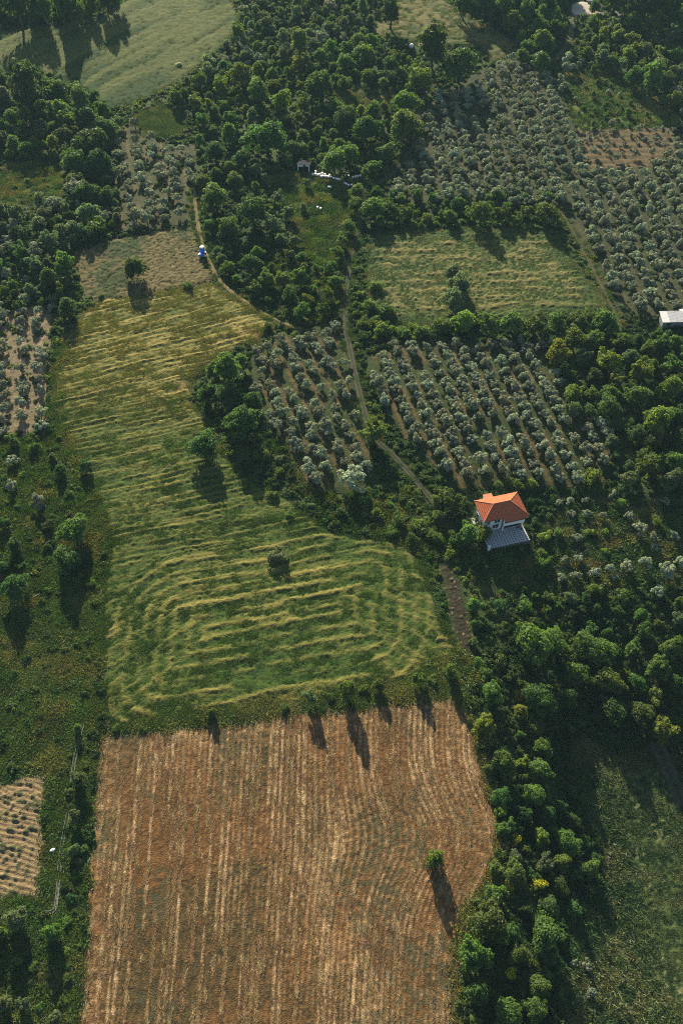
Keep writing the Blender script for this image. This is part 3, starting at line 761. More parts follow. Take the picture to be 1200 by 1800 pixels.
for ln in EXPL.strip().splitlines():
    for it in ln.split(';'):
        a = it.split()
        put(float(a[0]), float(a[1]), float(a[2]), a[3][0], a[3][1])

def near_ok(x, y, rr, k):
    for q in PL:
        if (q['x'] - x) ** 2 + (q['y'] - y) ** 2 < (k * (rr + q['R'])) ** 2:
            return False
    return True
OPEN = ['brown', 'hay', 'tan', 'mown', 'topmeadow', 'upmeadow', 'rightfield', 'tanleft', 'strip', 'orchA', 'orchB', 'clear1', 'clear2', 'clear3', 'clear5', 'pale']
def fill(poly_px, spacing, rmin, rmax, kinds, k=0.8, avoid=OPEN, seed=1, tries=1.0, margin=0.6):
    pw = poly_w(poly_px)
    rng = np.random.default_rng(seed)
    lo, hi = pw.min(0), pw.max(0)
    n = int((hi[0] - lo[0]) * (hi[1] - lo[1]) / spacing ** 2 * 5 * tries)
    xs = rng.uniform(lo[0], hi[0], n); ys = rng.uniform(lo[1], hi[1], n)
    ok = inpoly(pw, xs, ys)
    rs = rmin * .75 + (rmax * 1.3 - rmin * .75) * rng.uniform(size=n) ** 1.7
    for a in avoid:
        ok &= ~(inpoly(FW[a], xs, ys) | (dist_seg(FW[a], xs, ys, True) < rs * margin))
    for t in TW.values():
        ok &= dist_seg(t[::4], xs, ys) > rs * 0.8 + 1.6
    P0 = np.array([(q['x'], q['y'], q['R']) for q in PL])
    acc = []
    for i in np.nonzero(ok)[0]:
        r = rs[i]
        d = np.hypot(P0[:, 0] - xs[i], P0[:, 1] - ys[i])
        if (d < k * (r + P0[:, 2])).any(): continue
        P0 = np.vstack([P0, (xs[i], ys[i], r)])
        kk = kinds[rng.integers(0, len(kinds))]
        PL.append(dict(x=float(xs[i]), y=float(ys[i]), R=float(r), hs=float(RATIO[kk[0]][0] * rng.uniform(.8, 1.4)), k=kk[0], c=kk[1], e=False, v=int(rng.integers(0, 99))))

# olive orchards on their grids
OL = []
def grid(key, rd, sp, st, r0, r1, phrase, seed, jit=0.35, drop=0.04, shrink=0.0, colr='O'):
    rng = np.random.default_rng(seed)
    pw = FW[key]; nd = np.array((-rd[1], rd[0]))
    if nd[0] < 0: nd = -nd
    if rd[1] > 0: rd = -rd                      # along a row, towards the viewer
    u = pw @ nd; w = pw @ rd
    for i in range(int(u.min() / sp) - 1, int(u.max() / sp) + 2):
        for j in range(int(w.min() / st) - 1, int(w.max() / st) + 2):
            p = nd * (i * sp) + rd * (j * st + (0.5 * st if i % 2 else 0) * 0.3) + rng.normal(size=2) * jit
            if rng.uniform() < drop: continue
            if not inpoly(pw, p[0:1], p[1:2])[0] or dist_seg(pw, p[0:1], p[1:2], True)[0] < 0.8: continue
            if min(dist_seg(t[::4], p[0:1], p[1:2])[0] for t in TW.values()) < 2.4: continue
            r = rng.uniform(r0, r1)
            if any((q['x'] - p[0]) ** 2 + (q['y'] - p[1]) ** 2 < (0.75 * (r + q['R'])) ** 2 for q in PL if q['e']): continue
            OL.append(dict(x=float(p[0]), y=float(p[1]), R=float(r), hs=float(rng.uniform(.85, 1.15)), k='o', c=colr, e=False, v=int(rng.integers(0, 99)), row=i, pos=j, orch=phrase))
grid('orchA', ROW_A, 4.0, 3.4, 1.5, 2.15, 'orchard left of the dirt track', 1001, 0.55, 0.16)
grid('orchB', ROW_B, 4.1, 3.35, 1.7, 2.2, 'striped orchard above the house', 1002, 0.16, 0.04)
grid('orchD', ROW_D, 4.4, 4.0, 1.5, 2.2, 'pale-soiled orchard at the left edge', 1004, 0.5, 0.1)
grid('orchE', wdir((250, 230), (285, 400)), 5.2, 4.6, 1.7, 2.5, 'grove above the weedy stubble field', 1005, 0.8, 0.12)
grid('orchC', ROW_C, 5.0, 4.4, 1.95, 2.5, 'large grove at the upper right', 1003, 0.28, 0.05)
for a in '982 882 16;1000 878 17;1028 877 17;1077 867 18;1005 902 17;1030 900 19;1015 942 20;1127 927 28;1148 943 24;992 982 15;1017 980 19;987 1013 19;1012 1008 21;1045 1003 24;1072 997 20;1102 992 25;1135 987 27;1172 997 34;1197 985 24;1157 1037 26;1105 905 18;1060 905 18;1170 880 20;1150 960 18;1185 940 20;1080 1012 16'.split(';'):
    b = a.split(); put(float(b[0]), float(b[1]), float(b[2]), 'o', 'O')

fill(STANDS[0][1], 5, 2.6, 4.0, ['bB', 'bM', 'lM'], 0.62, seed=21)
fill(STANDS[1][1], 4.5, 2.0, 3.6, ['bB', 'lB', 'lD', 'lM', 'bM'], 0.78, seed=22)
fill(STANDS[2][1], 4, 1.6, 2.8, ['lD', 'lD', 'lB', 'lM', 'oO'], 0.70, seed=23)
fill([(425,-60),(690,-60),(680,60),(560,110),(430,120),(330,170),(300,180),(335,120),(425,58)], 4, 1.5, 2.6, ['lD', 'lD', 'lM', 'oO'], 0.76, seed=24)
fill(STANDS[4][1], 4.5, 1.6, 3.0, ['bM', 'lM', 'bB', 'lM', 'lY'], 0.95, seed=25)
fill(STANDS[5][1], 4.5, 1.4, 2.6, ['lM', 'lM', 'bM', 'lD', 'lB'], 1.2, seed=26)
fill(STANDS[6][1], 5, 2.6, 4.4, ['bB', 'bM'], 0.62, seed=27)
fill(STANDS[7][1], 4.5, 1.7, 2.8, ['lM', 'lD', 'lD', 'lY', 'bB'], 0.78, seed=28)
fill([(1010,-60),(1240,-60),(1240,40),(1070,20),(1060,-5)], 5, 3.0, 4.5, ['bB'], 0.62, seed=29)
fill(STANDS[8][1], 3.5, 1.4, 2.4, ['lM', 'sB', 'sM'], 0.75, seed=30)
fill(STANDS[9][1], 3.5, 1.3, 2.2, ['sM', 'sM', 'sY', 'sB'], 0.72, seed=31)
fill(STANDS[10][1], 4.5, 1.8, 3.2, ['lM', 'lY', 'bM', 'lD', 'bB'], 0.9, seed=32)
fill(STANDS[12][1], 4, 0.9, 1.7, ['lM', 'lB', 'sM', 'sB'], 1.0, seed=33)
fill(STANDS[13][1], 3.5, 0.8, 1.5, ['lM', 'lB', 'sM', 'sB'], 0.95, seed=34)
fill(STANDS[14][1], 4.5, 0.7, 1.2, ['sM', 'sB'], 1.3, seed=35)
fill(FIELDS['clear4'], 5, 0.7, 1.3, ['oO', 'lD', 'lM'], 1.7, avoid=['pale'], seed=36)
fill(FIELDS['bare'], 3.6, 0.9, 1.7, ['oO'], 1.15, avoid=['pale'], seed=37)
fill([(985,110),(1100,115),(1240,165),(1240,250),(1190,240),(1195,205),(1130,165),(1070,118),(985,135)], 4.5, 1.6, 2.4, ['lD', 'oO', 'lM'], 0.8, seed=38)
fill([(850,1000),(930,960),(940,1050),(1240,1030),(1240,880),(930,880),(880,1060)], 5, 0.6, 1.1, ['sM', 'sB', 'sM'], 1.6, avoid=[], seed=39)
fill([(440,700),(500,800),(560,890),(680,860),(720,870),(800,980),(740,950),(590,935),(500,870),(420,790)], 4, 0.7, 1.5, ['sM', 'sB', 'sD'], 1.2, avoid=['hay', 'orchA'], seed=40)
fill([(125,1300),(172,1300),(150,1560),(128,1850),(90,1850),(110,1560)], 3.2, 0.6, 1.3, ['sM', 'sB', 'sM', 'sD'], 0.9, avoid=['brown'], seed=41)
fill([(-40,1590),(110,1600),(100,1850),(-40,1850)], 4.5, 0.6, 1.3, ['sM', 'sD', 'sB'], 1.3, avoid=['brown'], seed=42)
fill([(110,520),(190,520),(150,548),(108,600),(92,660),(88,740),(70,740),(80,600)], 3.2, 0.7, 1.4, ['sM', 'sB'], 0.9, avoid=['hay', 'orchD'], seed=43)
fill(FIELDS['clear2'], 6, 0.5, 1.0, ['sM', 'sD'], 2.0, avoid=['pale'], seed=44)
fill([(470,300),(618,320),(600,560),(470,480)], 6, 0.5, 1.0, ['sM', 'sD', 'sY', 'sB'], 1.05, avoid=['clear3'], seed=45)
fill([(700,372),(990,385),(990,405),(690,408)], 3, 0.8, 1.5, ['sB', 'sM'], 0.8, avoid=['mown'], seed=46)

PL += OL
for q in PL:
    if q['e'] and q['k'] == 'b' and q['y'] > 330 and q['x'] < -75: q['hs'] *= 1.9
    if q['e'] and q['k'] == 's' and q['y'] < 60 and 10 < q['x'] < 18: q['hs'] *= 2.0
    if q['e'] and q['k'] == 's' and q['c'] == 'B' and q['y'] > 190 and -75 < q['x'] < -50: q['hs'] *= 1.8
    if q['e'] and q['k'] == 'b' and q['y'] > 330 and q['x'] > 40: q['hs'] *= 1.5
    if q['e'] and q['k'] == 'l' and q['y'] < 85 and q['x'] < 22: q['hs'] *= 1.45
KEEP = []
for q in PL:
    q['z'] = float(terrain(q['x'], q['y']))
    q['px'], q['py'], q['d'] = project(q['x'], q['y'], q['z'] + q['R'] * RATIO[q['k']][1])
    q['app'] = q['R'] * F / q['d']
    if -30 < q['px'] < 1230 and -70 < q['py'] < 1860:
        KEEP.append(q)

ORD = ['', 'second ', 'third ', 'fourth ', 'fifth ', 'sixth ', 'seventh ', 'eighth ', 'ninth ', 'tenth ', '11th ', '12th ', '13th ', '14th ', '15th ', '16th ', '17th ', '18th ', '19th ', '20th '] + ['%dth ' % i for i in range(21, 200)]
ORDF = ['first', 'second', 'third', 'fourth', 'fifth', 'sixth', 'seventh', 'eighth', 'ninth', 'tenth', '11th', '12th', '13th', '14th', '15th', '16th', '17th', '18th', '19th', '20th', '21st', '22nd', '23rd', '24th', '25th', '26th', '27th', '28th', '29th'] + ['%dth' % i for i in range(30, 90)]
def ordw(i):
    return '' if i == 0 else ORDF[i] + ' '
COLW = {'B': 'dark green', 'M': 'green', 'Y': 'yellow-green', 'G': 'bright yellow', 'O': 'grey-green', 'W': 'pale-flecked', 'D': 'dull grey-green'}
for q in KEEP:
    for si, sw in enumerate(SW):
        if q.get('orch'): q['st'] = -1; break
        if inpoly(np.array(STANDS[si][1], float), np.array([q['px']]), np.array([q['py']]))[0]:
            q['st'] = si; break
    else:
        q['st'] = len(STANDS) - 1
    q['cls'] = 'olive_tree' if q['k'] == 'o' else ('shrub' if q['k'] == 's' else 'broadleaf_tree')

def cls_list(c):
    return sorted([q for q in KEEP if q['cls'] == c], key=lambda q: -q['app'])
LIM = 300
trees = {}
vis = lambda q: -q['app'] < q['px'] < 1200 + q['app'] and -q['app'] < q['py'] < 1800 + q['app']
for c in ('broadleaf_tree', 'olive_tree', 'shrub'):
    L = cls_list(c)
    seen = [q for q in L if vis(q)]
    ind = seen[:LIM]
    ids = set(map(id, ind))
    trees[c] = (ind, [q for q in L if id(q) not in ids])

# labels: place in the stand, then rank by size
def zone(q, box):
    fx = (q['px'] - box[0]) / max(1, box[1] - box[0]); fy = (q['py'] - box[2]) / max(1, box[3] - box[2])
    h = 'left' if fx < .34 else ('right' if fx > .66 else 'middle'); v = 'upper' if fy < .34 else ('lower' if fy > .66 else 'mid')
    if v == 'mid': return {'left': 'left side', 'right': 'right side', 'middle': 'middle'}[h]
    return {'left': v + ' left', 'right': v + ' right', 'middle': 'top' if v == 'upper' else 'bottom'}[h]
NOUN = {'broadleaf_tree': 'tree', 'olive_tree': 'olive tree', 'shrub': 'bush'}
for c, (ind, rest) in trees.items():
    by = {}
    for q in ind:
        if q.get('orch'): continue
        by.setdefault(q['st'], []).append(q)
    for st, qs in by.items():
        bx = (min(q['px'] for q in qs), max(q['px'] for q in qs), min(q['py'] for q in qs), max(q['py'] for q in qs))
        cell = {}
        for q in qs:
            cell.setdefault((zone(q, bx), COLW[q['c']], q['k'] in 'tp'), []).append(q)
        for (zn, cw, tl), ql in cell.items():
            ql.sort(key=lambda q: -q['app'])
            for i, q in enumerate(ql):
                noun = ('tall ' if tl else '') + cw + ' ' + NOUN[c]
                one = len(ql) == 1
                q['label'] = ('%s, %s of the %s' % (noun, zn, STANDS[st][0])) if one else ('%slargest %s, %s of the %s' % (ordw(i).replace(' ', '-'), noun, zn, STANDS[st][0]))
                q['group'] = {'broadleaf_tree': 'broadleaf trees', 'olive_tree': 'olive trees', 'shrub': 'bushes'}[c] + ' of the ' + STANDS[st][0]
    rows = {}
    for q in ind:
        if q.get('orch'): rows.setdefault(q['orch'], {}).setdefault(q['row'], []).append(q)
    for oname, rr in rows.items():
        for i, rk in enumerate(sorted(rr)):
            for j, q in enumerate(sorted(rr[rk], key=lambda q: q['pos'])):
                q['label'] = 'olive tree, %s down in the %s row from left, %s' % (ORDF[j], ORDF[i], oname)
                q['group'] = 'olive trees of the ' + oname

def crown_col(q):
    r = random.Random(q['v'] * 7 + int(q['x'] * 10))
    c = COL[q['c']]; k = r.uniform(.82, 1.2); g = r.uniform(.93, 1.07)
    return (c[0] * k * g, c[1] * k, c[2] * k / g, 1)

for c, (ind, rest) in trees.items():
    for q in ind:
        kit = KIT[KITN[q['k']]]; cm, tm = kit[q['v'] % len(kit)]
        rz = (q['v'] * 2.399) % 6.283
        ax = 1 + (.08 if c == 'olive_tree' else .2) * math.sin(q['v'] * 1.7); sc = (q['R'] * ax, q['R'] / ax, q['R'] * q['hs'])
        if tm is None:
            o = link(c, cm, None, (q['x'], q['y'], q['z']), rz); o.scale = sc; o.color = crown_col(q)
            tag(o, q['label'], 'bush', q['group'])
        else:
            o = link(c, None, None, (q['x'], q['y'], q['z']), rz); o.scale = sc
            o.empty_display_size = 0.2
            tag(o, q['label'], 'olive tree' if c == 'olive_tree' else 'tree', q['group'])
            link('trunk', tm, o)
            cr = link('crown', cm, o); cr.color = crown_col(q)

# ------------------------------------------------------------------ the uncountable rest
_cm = {}
def coloured(me, color):
    key = (me.name, color)
    if key not in _cm:
        c = me.copy(); old = me.materials[0].name
        mk = (old, color)
        if mk not in _cm:
            tr, va = {'leaves': (0.50, 0.6), 'olive_leaves': (0.28, 0.7), 'grass_blades': (0.35, 0.6)}[old]
            _cm[mk] = leaf_mat(old + '_tint', tr, va, fixed=color)
        c.materials[0] = _cm[mk]; _cm[key] = c
    return _cm[key]

def scatter(name, pts, rotz, scl, idx, variants, label, cat):
    """one object that carries copies of the given small meshes"""
    col = bpy.data.collections.new(name + '_variants')
    for i, (me, color) in enumerate(variants):
        vo = bpy.data.objects.new('%s_variant_%02d' % (name, i), coloured(me, color))
        col.objects.link(vo)
    me = bpy.data.meshes.new(name)
    me.vertices.add(len(pts)); me.vertices.foreach_set('co', np.asarray(pts, np.float32).ravel())
    a = me.attributes.new('rotz', 'FLOAT', 'POINT'); a.data.foreach_set('value', np.asarray(rotz, np.float32))
    a = me.attributes.new('scl', 'FLOAT_VECTOR', 'POINT'); a.data.foreach_set('vector', np.asarray(scl, np.float32).ravel())
    a = me.attributes.new('vi', 'INT', 'POINT'); a.data.foreach_set('value', np.asarray(idx, np.int32))
    o = link(name, me)
    ng = bpy.data.node_groups.new(name, 'GeometryNodeTree')
    ng.interface.new_socket('Geometry', in_out='INPUT', socket_type='NodeSocketGeometry')
    ng.interface.new_socket('Geometry', in_out='OUTPUT', socket_type='NodeSocketGeometry')
    gi = ng.nodes.new('NodeGroupInput'); go = ng.nodes.new('NodeGroupOutput')
    ci = ng.nodes.new('GeometryNodeCollectionInfo'); ci.inputs['Collection'].default_value = col
    ci.inputs['Separate Children'].default_value = True; ci.inputs['Reset Children'].default_value = True
    ip = ng.nodes.new('GeometryNodeInstanceOnPoints'); ip.inputs['Pick Instance'].default_value = True
    def attr(nm, ty):
        n = ng.nodes.new('GeometryNodeInputNamedAttribute'); n.data_type = ty; n.inputs['Name'].default_value = nm; return n.outputs['Attribute']
    cx = ng.nodes.new('ShaderNodeCombineXYZ'); L = ng.links.new
    L(attr('rotz', 'FLOAT'), cx.inputs[2]); er = ng.nodes.new('FunctionNodeEulerToRotation'); L(cx.outputs[0], er.inputs[0])
    L(gi.outputs[0], ip.inputs['Points']); L(ci.outputs[0], ip.inputs['Instance'])
    L(attr('vi', 'INT'), ip.inputs['Instance Index']); L(er.outputs[0], ip.inputs['Rotation']); L(attr('scl', 'FLOAT_VECTOR'), ip.inputs['Scale'])
    L(ip.outputs[0], go.inputs[0])
    md = o.modifiers.new('scatter', 'NODES'); md.node_group = ng
    tag(o, label, cat, kind='stuff')
    return o

def scatter_plants(name, qs, label, cat):
    keys = sorted({(q['k'], q['c']) for q in qs})
    var = []; base = {}
    for k, c in keys:
        base[(k, c)] = len(var)
        for cm, tm in KIT[KITN[k]]:
            var.append((cm, COL[c]))
    scatter(name, [(q['x'], q['y'], q['z']) for q in qs], [q['v'] * 2.399 for q in qs], [(q['R'] * (1 + .2 * math.sin(q['v'] * 1.7)), q['R'] / (1 + .2 * math.sin(q['v'] * 1.7)), q['R'] * q['hs']) for q in qs],
            [base[(q['k'], q['c'])] + q['v'] % len(KIT[KITN[q['k']]]) for q in qs], var, label, cat)
scatter_plants('distant_wood', trees['broadleaf_tree'][1], 'smaller trees filling the woods between the larger crowns', 'wood')
scatter_plants('distant_olive_grove', trees['olive_tree'][1], 'smaller far olive trees filling the upper groves', 'olive grove')
if trees['shrub'][1]:
    scatter_plants('small_scrub', trees['shrub'][1], 'small low scrub scattered over rough ground', 'scrub')

# grass in patches, undergrowth in the woods
def grass_patch(seed, size, n, h, lean):
    rng = np.random.default_rng(seed)
    p = np.zeros((n, 3)); p[:, :2] = rng.normal(size=(n, 2)) * size * .45
    a = rng.uniform(0, 6.283, n); w = rng.uniform(.06, .15, n); hh = h * rng.uniform(.5, 1.2, n)
    side = np.stack([np.cos(a), np.sin(a), 0 * a], 1) * w[:, None]
    tip = p + np.stack([rng.normal(size=n) * lean * hh, rng.normal(size=n) * lean * hh, hh], 1)
    V = np.stack([p - side, p + side, tip], 1).reshape(-1, 3)
    return mesh_np('grass', V, np.arange(n * 3).reshape(-1, 3), [M_GRASS])
GP = [grass_patch(900 + i, 1.6, 300, 0.40, 0.95) for i in range(4)]
gcols = [(0.076, 0.135, 0.024), (0.048, 0.100, 0.020), (0.200, 0.195, 0.055), (0.108, 0.158, 0.030)]
def grass(name, poly_px, dens, weights, hscale, label, seed, avoid=(), size=1.0):
    pw = poly_w(poly_px); rng = np.random.default_rng(seed)
    lo, hi = pw.min(0), pw.max(0); n = int((hi[0] - lo[0]) * (hi[1] - lo[1]) * dens)
    x = rng.uniform(lo[0], hi[0], n); y = rng.uniform(lo[1], hi[1], n)
    ok = inpoly(pw, x, y)
    for a in avoid: ok &= ~inpoly(FW[a], x, y)
    for t in TW.values(): ok &= dist_seg(t[::4], x, y) > 1.7
    x = x[ok]; y = y[ok]; n = len(x)
    c = rng.choice(len(gcols), n, p=np.array(weights) / sum(weights))
    cl = fbm(x / 5, y / 5, seed, 2); c = np.where((cl > .60) & (rng.uniform(size=n) < .6), 2, c)
    var = [(g, gc) for gc in gcols for g in GP]
    s = rng.uniform(.7, 1.3, n) * size
    scatter(name, np.stack([x, y, terrain(x, y) + 0.05], 1), rng.uniform(0, 6.28, n), np.stack([s, s, s * hscale * rng.uniform(.6, 1.4, n)], 1), c * len(GP) + rng.integers(0, len(GP), n), var, label, 'grass')
grass('rough_grass', [(-40,1045),(182,1045),(176,1290),(160,1400),(130,1850),(-40,1850)], 0.9, (4, 2, 0.6, 4), 1.0, 'rough grass left of the brown field', 951, ('tanleft', 'brown'))
grass('rough_grass', [(-40,770),(180,770),(190,960),(182,1045),(-40,1045)], 0.7, (5, 3, 0.3, 3), 1.2, 'lush grass under the tree row left of the hay meadow', 952, ('hay',))
grass('verge_grass', [(172,1310),(200,1275),(400,1240),(600,1210),(800,1150),(845,1180),(800,1232),(600,1250),(400,1275),(240,1290)], 1.5, (4, 1, 2, 5), 1.0, 'grass bank between hay meadow and brown field', 953, ('brown',))
grass('verge_grass', [(800,1225),(822,1240),(840,1300),(876,1440),(884,1490),(866,1550),(835,1605),(818,1655),(815,1720),(822,1850),(806,1850),(803,1720),(806,1650),(826,1595),(856,1540),(870,1490),(866,1440),(834,1300)], 1.1, (1, 1, 4, 2), 1.1, 'yellowed grass strip along the right edge of the brown field', 954)
grass('meadow_grass', [(470,290),(625,320),(600,560),(520,560),(440,480),(520,430)], 0.35, (3, 3, 1, 3), 1.1, 'green grass of the clearing below the beehives', 955)
grass('meadow_grass', FIELDS['clear2'] , 0.35, (2, 1, 3, 3), 1.0, 'pale grass of the clearing at the left edge', 956)
grass('meadow_grass', FIELDS['clear5'], 0.35, (3, 1, 3, 3), 0.9, 'sunlit grass of the small clearing in the upper wood', 961)
grass('meadow_grass', FIELDS['clear4'], 0.3, (4, 3, 1, 3), 1.1, 'green grass of the young plantation', 957)
grass('meadow_grass', [(640,870),(720,860),(800,960),(770,990),(725,960),(640,945),(580,930),(540,880),(470,800),(440,760),(480,770),(560,870)], 0.5, (4, 4, 1, 2), 1.3, 'lush grass between orchard and hay meadow', 958, ('hay', 'orchA'))
grass('field_edge_grass', [(108,600),(92,660),(86,740),(130,810),(172,890),(190,960),(210,960),(190,890),(150,810),(112,735),(112,660),(128,605)], 0.8, (3, 4, 0.5, 2), 1.2, 'green fringe along the left edge of the hay meadow', 959)
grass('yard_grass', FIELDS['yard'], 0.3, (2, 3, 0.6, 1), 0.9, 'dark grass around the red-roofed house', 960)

make_kit('weed', 5, 14, 260, (1, 1, 0.45), 0.36, 0.26, 0.22, M_LEAF, None)
def undergrowth():
    rng = np.random.default_rng(77)
    n = 60000
    px = rng.uniform(-60, 1260, n); py = rng.uniform(-40, 1850, n)
    y = rng.uniform(8, 400, n); x = rng.uniform(-1, 1, n) * (60 + 0.36 * y)
    qx, qy, d = project(x, y, terrain(x, y))
    ok = (qx > -40) & (qx < 1240) & (qy > -40) & (qy < 1850)
    for a in OPEN + ['yard', 'bare', 'clear4']: ok &= ~inpoly(FW[a], x, y)
    for a in ('orchC', 'orchD', 'orchE'): ok &= ~(inpoly(FW[a], x, y) & (rng.uniform(size=n) < .8))
    for t in TW.values(): ok &= dist_seg(t[::2], x, y) > 1.35
    rough = inpoly(poly_w([(-60,1045),(182,1045),(170,1300),(130,1870),(-60,1870)]), x, y)
    ok &= ~(rough & (rng.uniform(size=n) < .88))
    bank = inpoly(poly_w([(172,1310),(200,1262),(400,1230),(600,1200),(800,1145),(850,1190),(800,1240),(600,1260),(400,1285),(240,1300)]), x, y); ok &= ~bank
    left = inpoly(poly_w([(-60,765),(185,765),(185,1050),(-60,1050)]), x, y); ok &= ~(left & (rng.uniform(size=n) < .65))
    x, y = x[ok], y[ok]; n = len(x)
    r = rng.uniform(.5, 1.3, n)
    cols = [(0.034, 0.075, 0.018), (0.060, 0.115, 0.024), (0.10, 0.145, 0.045), (0.14, 0.19, 0.032)]
    b = fbm(x / 9, y / 9, 61, 3); c = np.clip(((b - .3) * 6 + rng.normal(size=n) * .8).astype(int), 0, 3)
    var = [(cm, cc) for cc in cols for cm, _ in KIT['weed']]
    scatter('undergrowth', np.stack([x, y, terrain(x, y)], 1), rng.uniform(0, 6.28, n), np.stack([r, r, r * rng.uniform(.6, 1.3, n)], 1), c * 5 + rng.integers(0, 5, n), var, 'low leafy undergrowth covering the ground between the trees', 'undergrowth')
undergrowth()
def hay_tufts():
    rng = np.random.default_rng(78); pw = FW['hay']; lo, hi = pw.min(0), pw.max(0); n = 24000
    x = rng.uniform(lo[0], hi[0], n); y = rng.uniform(lo[1], hi[1], n); ok = inpoly(pw, x, y) 
    x, y = x[ok], y[ok]; n = len(x); g = sstep(120, 190, y) + rng.normal(size=n) * .3
    c = np.where(g > .6, 2, np.where(g > .2, 3, rng.integers(0, 2, n))); var = [(m, gc) for gc in gcols for m in GP]
    s = rng.uniform(.45, .9, n)
    scatter('hay_tufts', np.stack([x, y, terrain(x, y) + .12], 1), rng.uniform(0, 6.28, n), np.stack([s, s, s * np.where(fbm(x / 5, y / 2.5, 125, 3) > .5, 1.3, .6)], 1), c * len(GP) + rng.integers(0, len(GP), n), var, 'tufts of uncut grass standing in the hay meadow', 'grass')
hay_tufts()
def field_tufts(name, key, n, dens_seed, hs, cl, label, pal=None):
    rng = np.random.default_rng(dens_seed); pw = FW[key]; lo, hi = pw.min(0), pw.max(0)
    x = rng.uniform(lo[0], hi[0], n); y = rng.uniform(lo[1], hi[1], n); ok = inpoly(pw, x, y)
    x, y = x[ok], y[ok]; n = len(x); b = fbm(x / 6, y / 2.2, dens_seed, 3) + rng.normal(size=n) * .08
    c = np.where(b > cl, 2, np.where(b > .47, 3, rng.integers(0, 2, n))); s = rng.uniform(.5, 1.0, n)
    pal = pal or gcols
    scatter(name, np.stack([x, y, terrain(x, y) + .1], 1), rng.uniform(0, 6.28, n), np.stack([s, s, s * hs], 1), c * len(GP) + rng.integers(0, len(GP), n), [(m, gc) for gc in pal for m in GP], label, 'grass')
field_tufts('mown_grass', 'mown', 6000, 81, .7, .62, 'short cut grass over the mown field')
field_tufts('meadow_tufts', 'topmeadow', 6000, 82, .7, .60, 'grass tufts over the upper meadow')
field_tufts('dry_tufts', 'upmeadow', 2500, 83, .8, .56, 'dry grass tufts over the small upper meadow')
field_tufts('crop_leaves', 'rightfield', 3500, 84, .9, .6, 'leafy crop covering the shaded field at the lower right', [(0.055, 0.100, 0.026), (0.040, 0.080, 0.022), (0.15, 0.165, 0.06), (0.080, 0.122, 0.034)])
field_tufts('clearing_grass', 'clear1', 900, 87, .9, .56, 'short grass of the small bright clearing')
def tan_weeds():
    rng = np.random.default_rng(85); pw = FW['tan']; lo, hi = pw.min(0), pw.max(0); n = 3200
    x = rng.uniform(lo[0], hi[0], n); y = rng.uniform(lo[1], hi[1], n); ok = inpoly(pw, x, y) & (fbm(x / 7, y / 7, 86, 3) + rng.normal(size=n) * .1 > .5)
    x, y = x[ok], y[ok]; n = len(x); r = rng.uniform(.2, .5, n)
    cols = [(0.06, 0.09, 0.03), (0.10, 0.12, 0.045), (0.20, 0.16, 0.08)]
    scatter('field_weeds', np.stack([x, y, terrain(x, y) + .1], 1), rng.uniform(0, 6.28, n), np.stack([r, r, r], 1), rng.integers(0, 15, n), [(cm, cc) for cc in cols for cm, _ in KIT['weed']], 'low weeds scattered over the weedy stubble field', 'weeds')
tan_weeds()
def straw_litter(seed, n):
    rng = np.random.default_rng(seed); p = np.zeros((n, 3)); p[:, 0] = rng.normal(size=n) * .35; p[:, 1] = rng.normal(size=n) * .9; p[:, 2] = rng.uniform(0, .12, n)
    a = rng.normal(size=n) * .5 + 1.57; l = rng.uniform(.1, .28, n); d = np.stack([np.cos(a), np.sin(a), rng.normal(size=n) * .25], 1) * l[:, None]
    w = np.stack([-np.sin(a), np.cos(a), rng.normal(size=n) * .4], 1) * rng.uniform(.015, .04, n)[:, None]
    V = np.stack([p - d - w, p + d - w, p + d + w, p - d + w], 1).reshape(-1, 3)
    return mesh_np('straw', V, np.arange(n * 4).reshape(-1, 4), [M_GRASS])
def stubble():
    rng = np.random.default_rng(79); pw = FW['brown']; lo, hi = pw.min(0), pw.max(0); n = 40000
    x = rng.uniform(lo[0], hi[0], n); y = rng.uniform(lo[1], hi[1], n); ok = inpoly(pw, x, y) & (dist_seg(pw, x, y, True) > .5); u, row, stk = brown_rows(x, y); ok &= (row > .82) & (stk > .45)
    x, y = x[ok], y[ok]; n = len(x); st = [straw_litter(990 + i, 90) for i in range(4)]
    cols = [(0.31, 0.20, 0.09), (0.22, 0.125, 0.048), (0.46, 0.33, 0.18), (0.13, 0.10, 0.04)]
    s = rng.uniform(.5, .9, n)
    scatter('straw_litter', np.stack([x, y, terrain(x, y) + .20], 1), rng.normal(size=n) * .12 + .03, np.stack([s * .6, s, s], 1), rng.choice(4, n, p=[.35, .3, .2, .15]) * 4 + rng.integers(0, 4, n), [(m, c) for c in cols for m in st], 'cut straw lying over the brown stubble field', 'straw')
stubble()

def track_verges():
    rng = np.random.default_rng(91); P3 = []
    for k, t in TW.items():
        w = 1.0 if k in ('west', 'grove') else 1.35
        for p in t:
            for _ in range(3):
                a = rng.uniform(0, 6.28); r = w + rng.exponential(.5); P3.append((p[0] + r * math.cos(a), p[1] + r * math.sin(a)))
    P3 = np.array(P3); d = np.min([dist_seg(t[::2], P3[:, 0], P3[:, 1]) for t in TW.values()], 0); P3 = P3[d > .95]
    x, y = P3[:, 0], P3[:, 1]; n = len(x); s = rng.uniform(.35, .75, n)
    scatter('track_verge_grass', np.stack([x, y, terrain(x, y) + .08], 1), rng.uniform(0, 6.28, n), np.stack([s, s, s * 1.2], 1), rng.choice(4, n, p=[.35, .3, .15, .2]) * len(GP) + rng.integers(0, len(GP), n), [(m, gc) for gc in gcols for m in GP], 'ragged grass along both sides of the dirt tracks', 'grass')
track_verges()

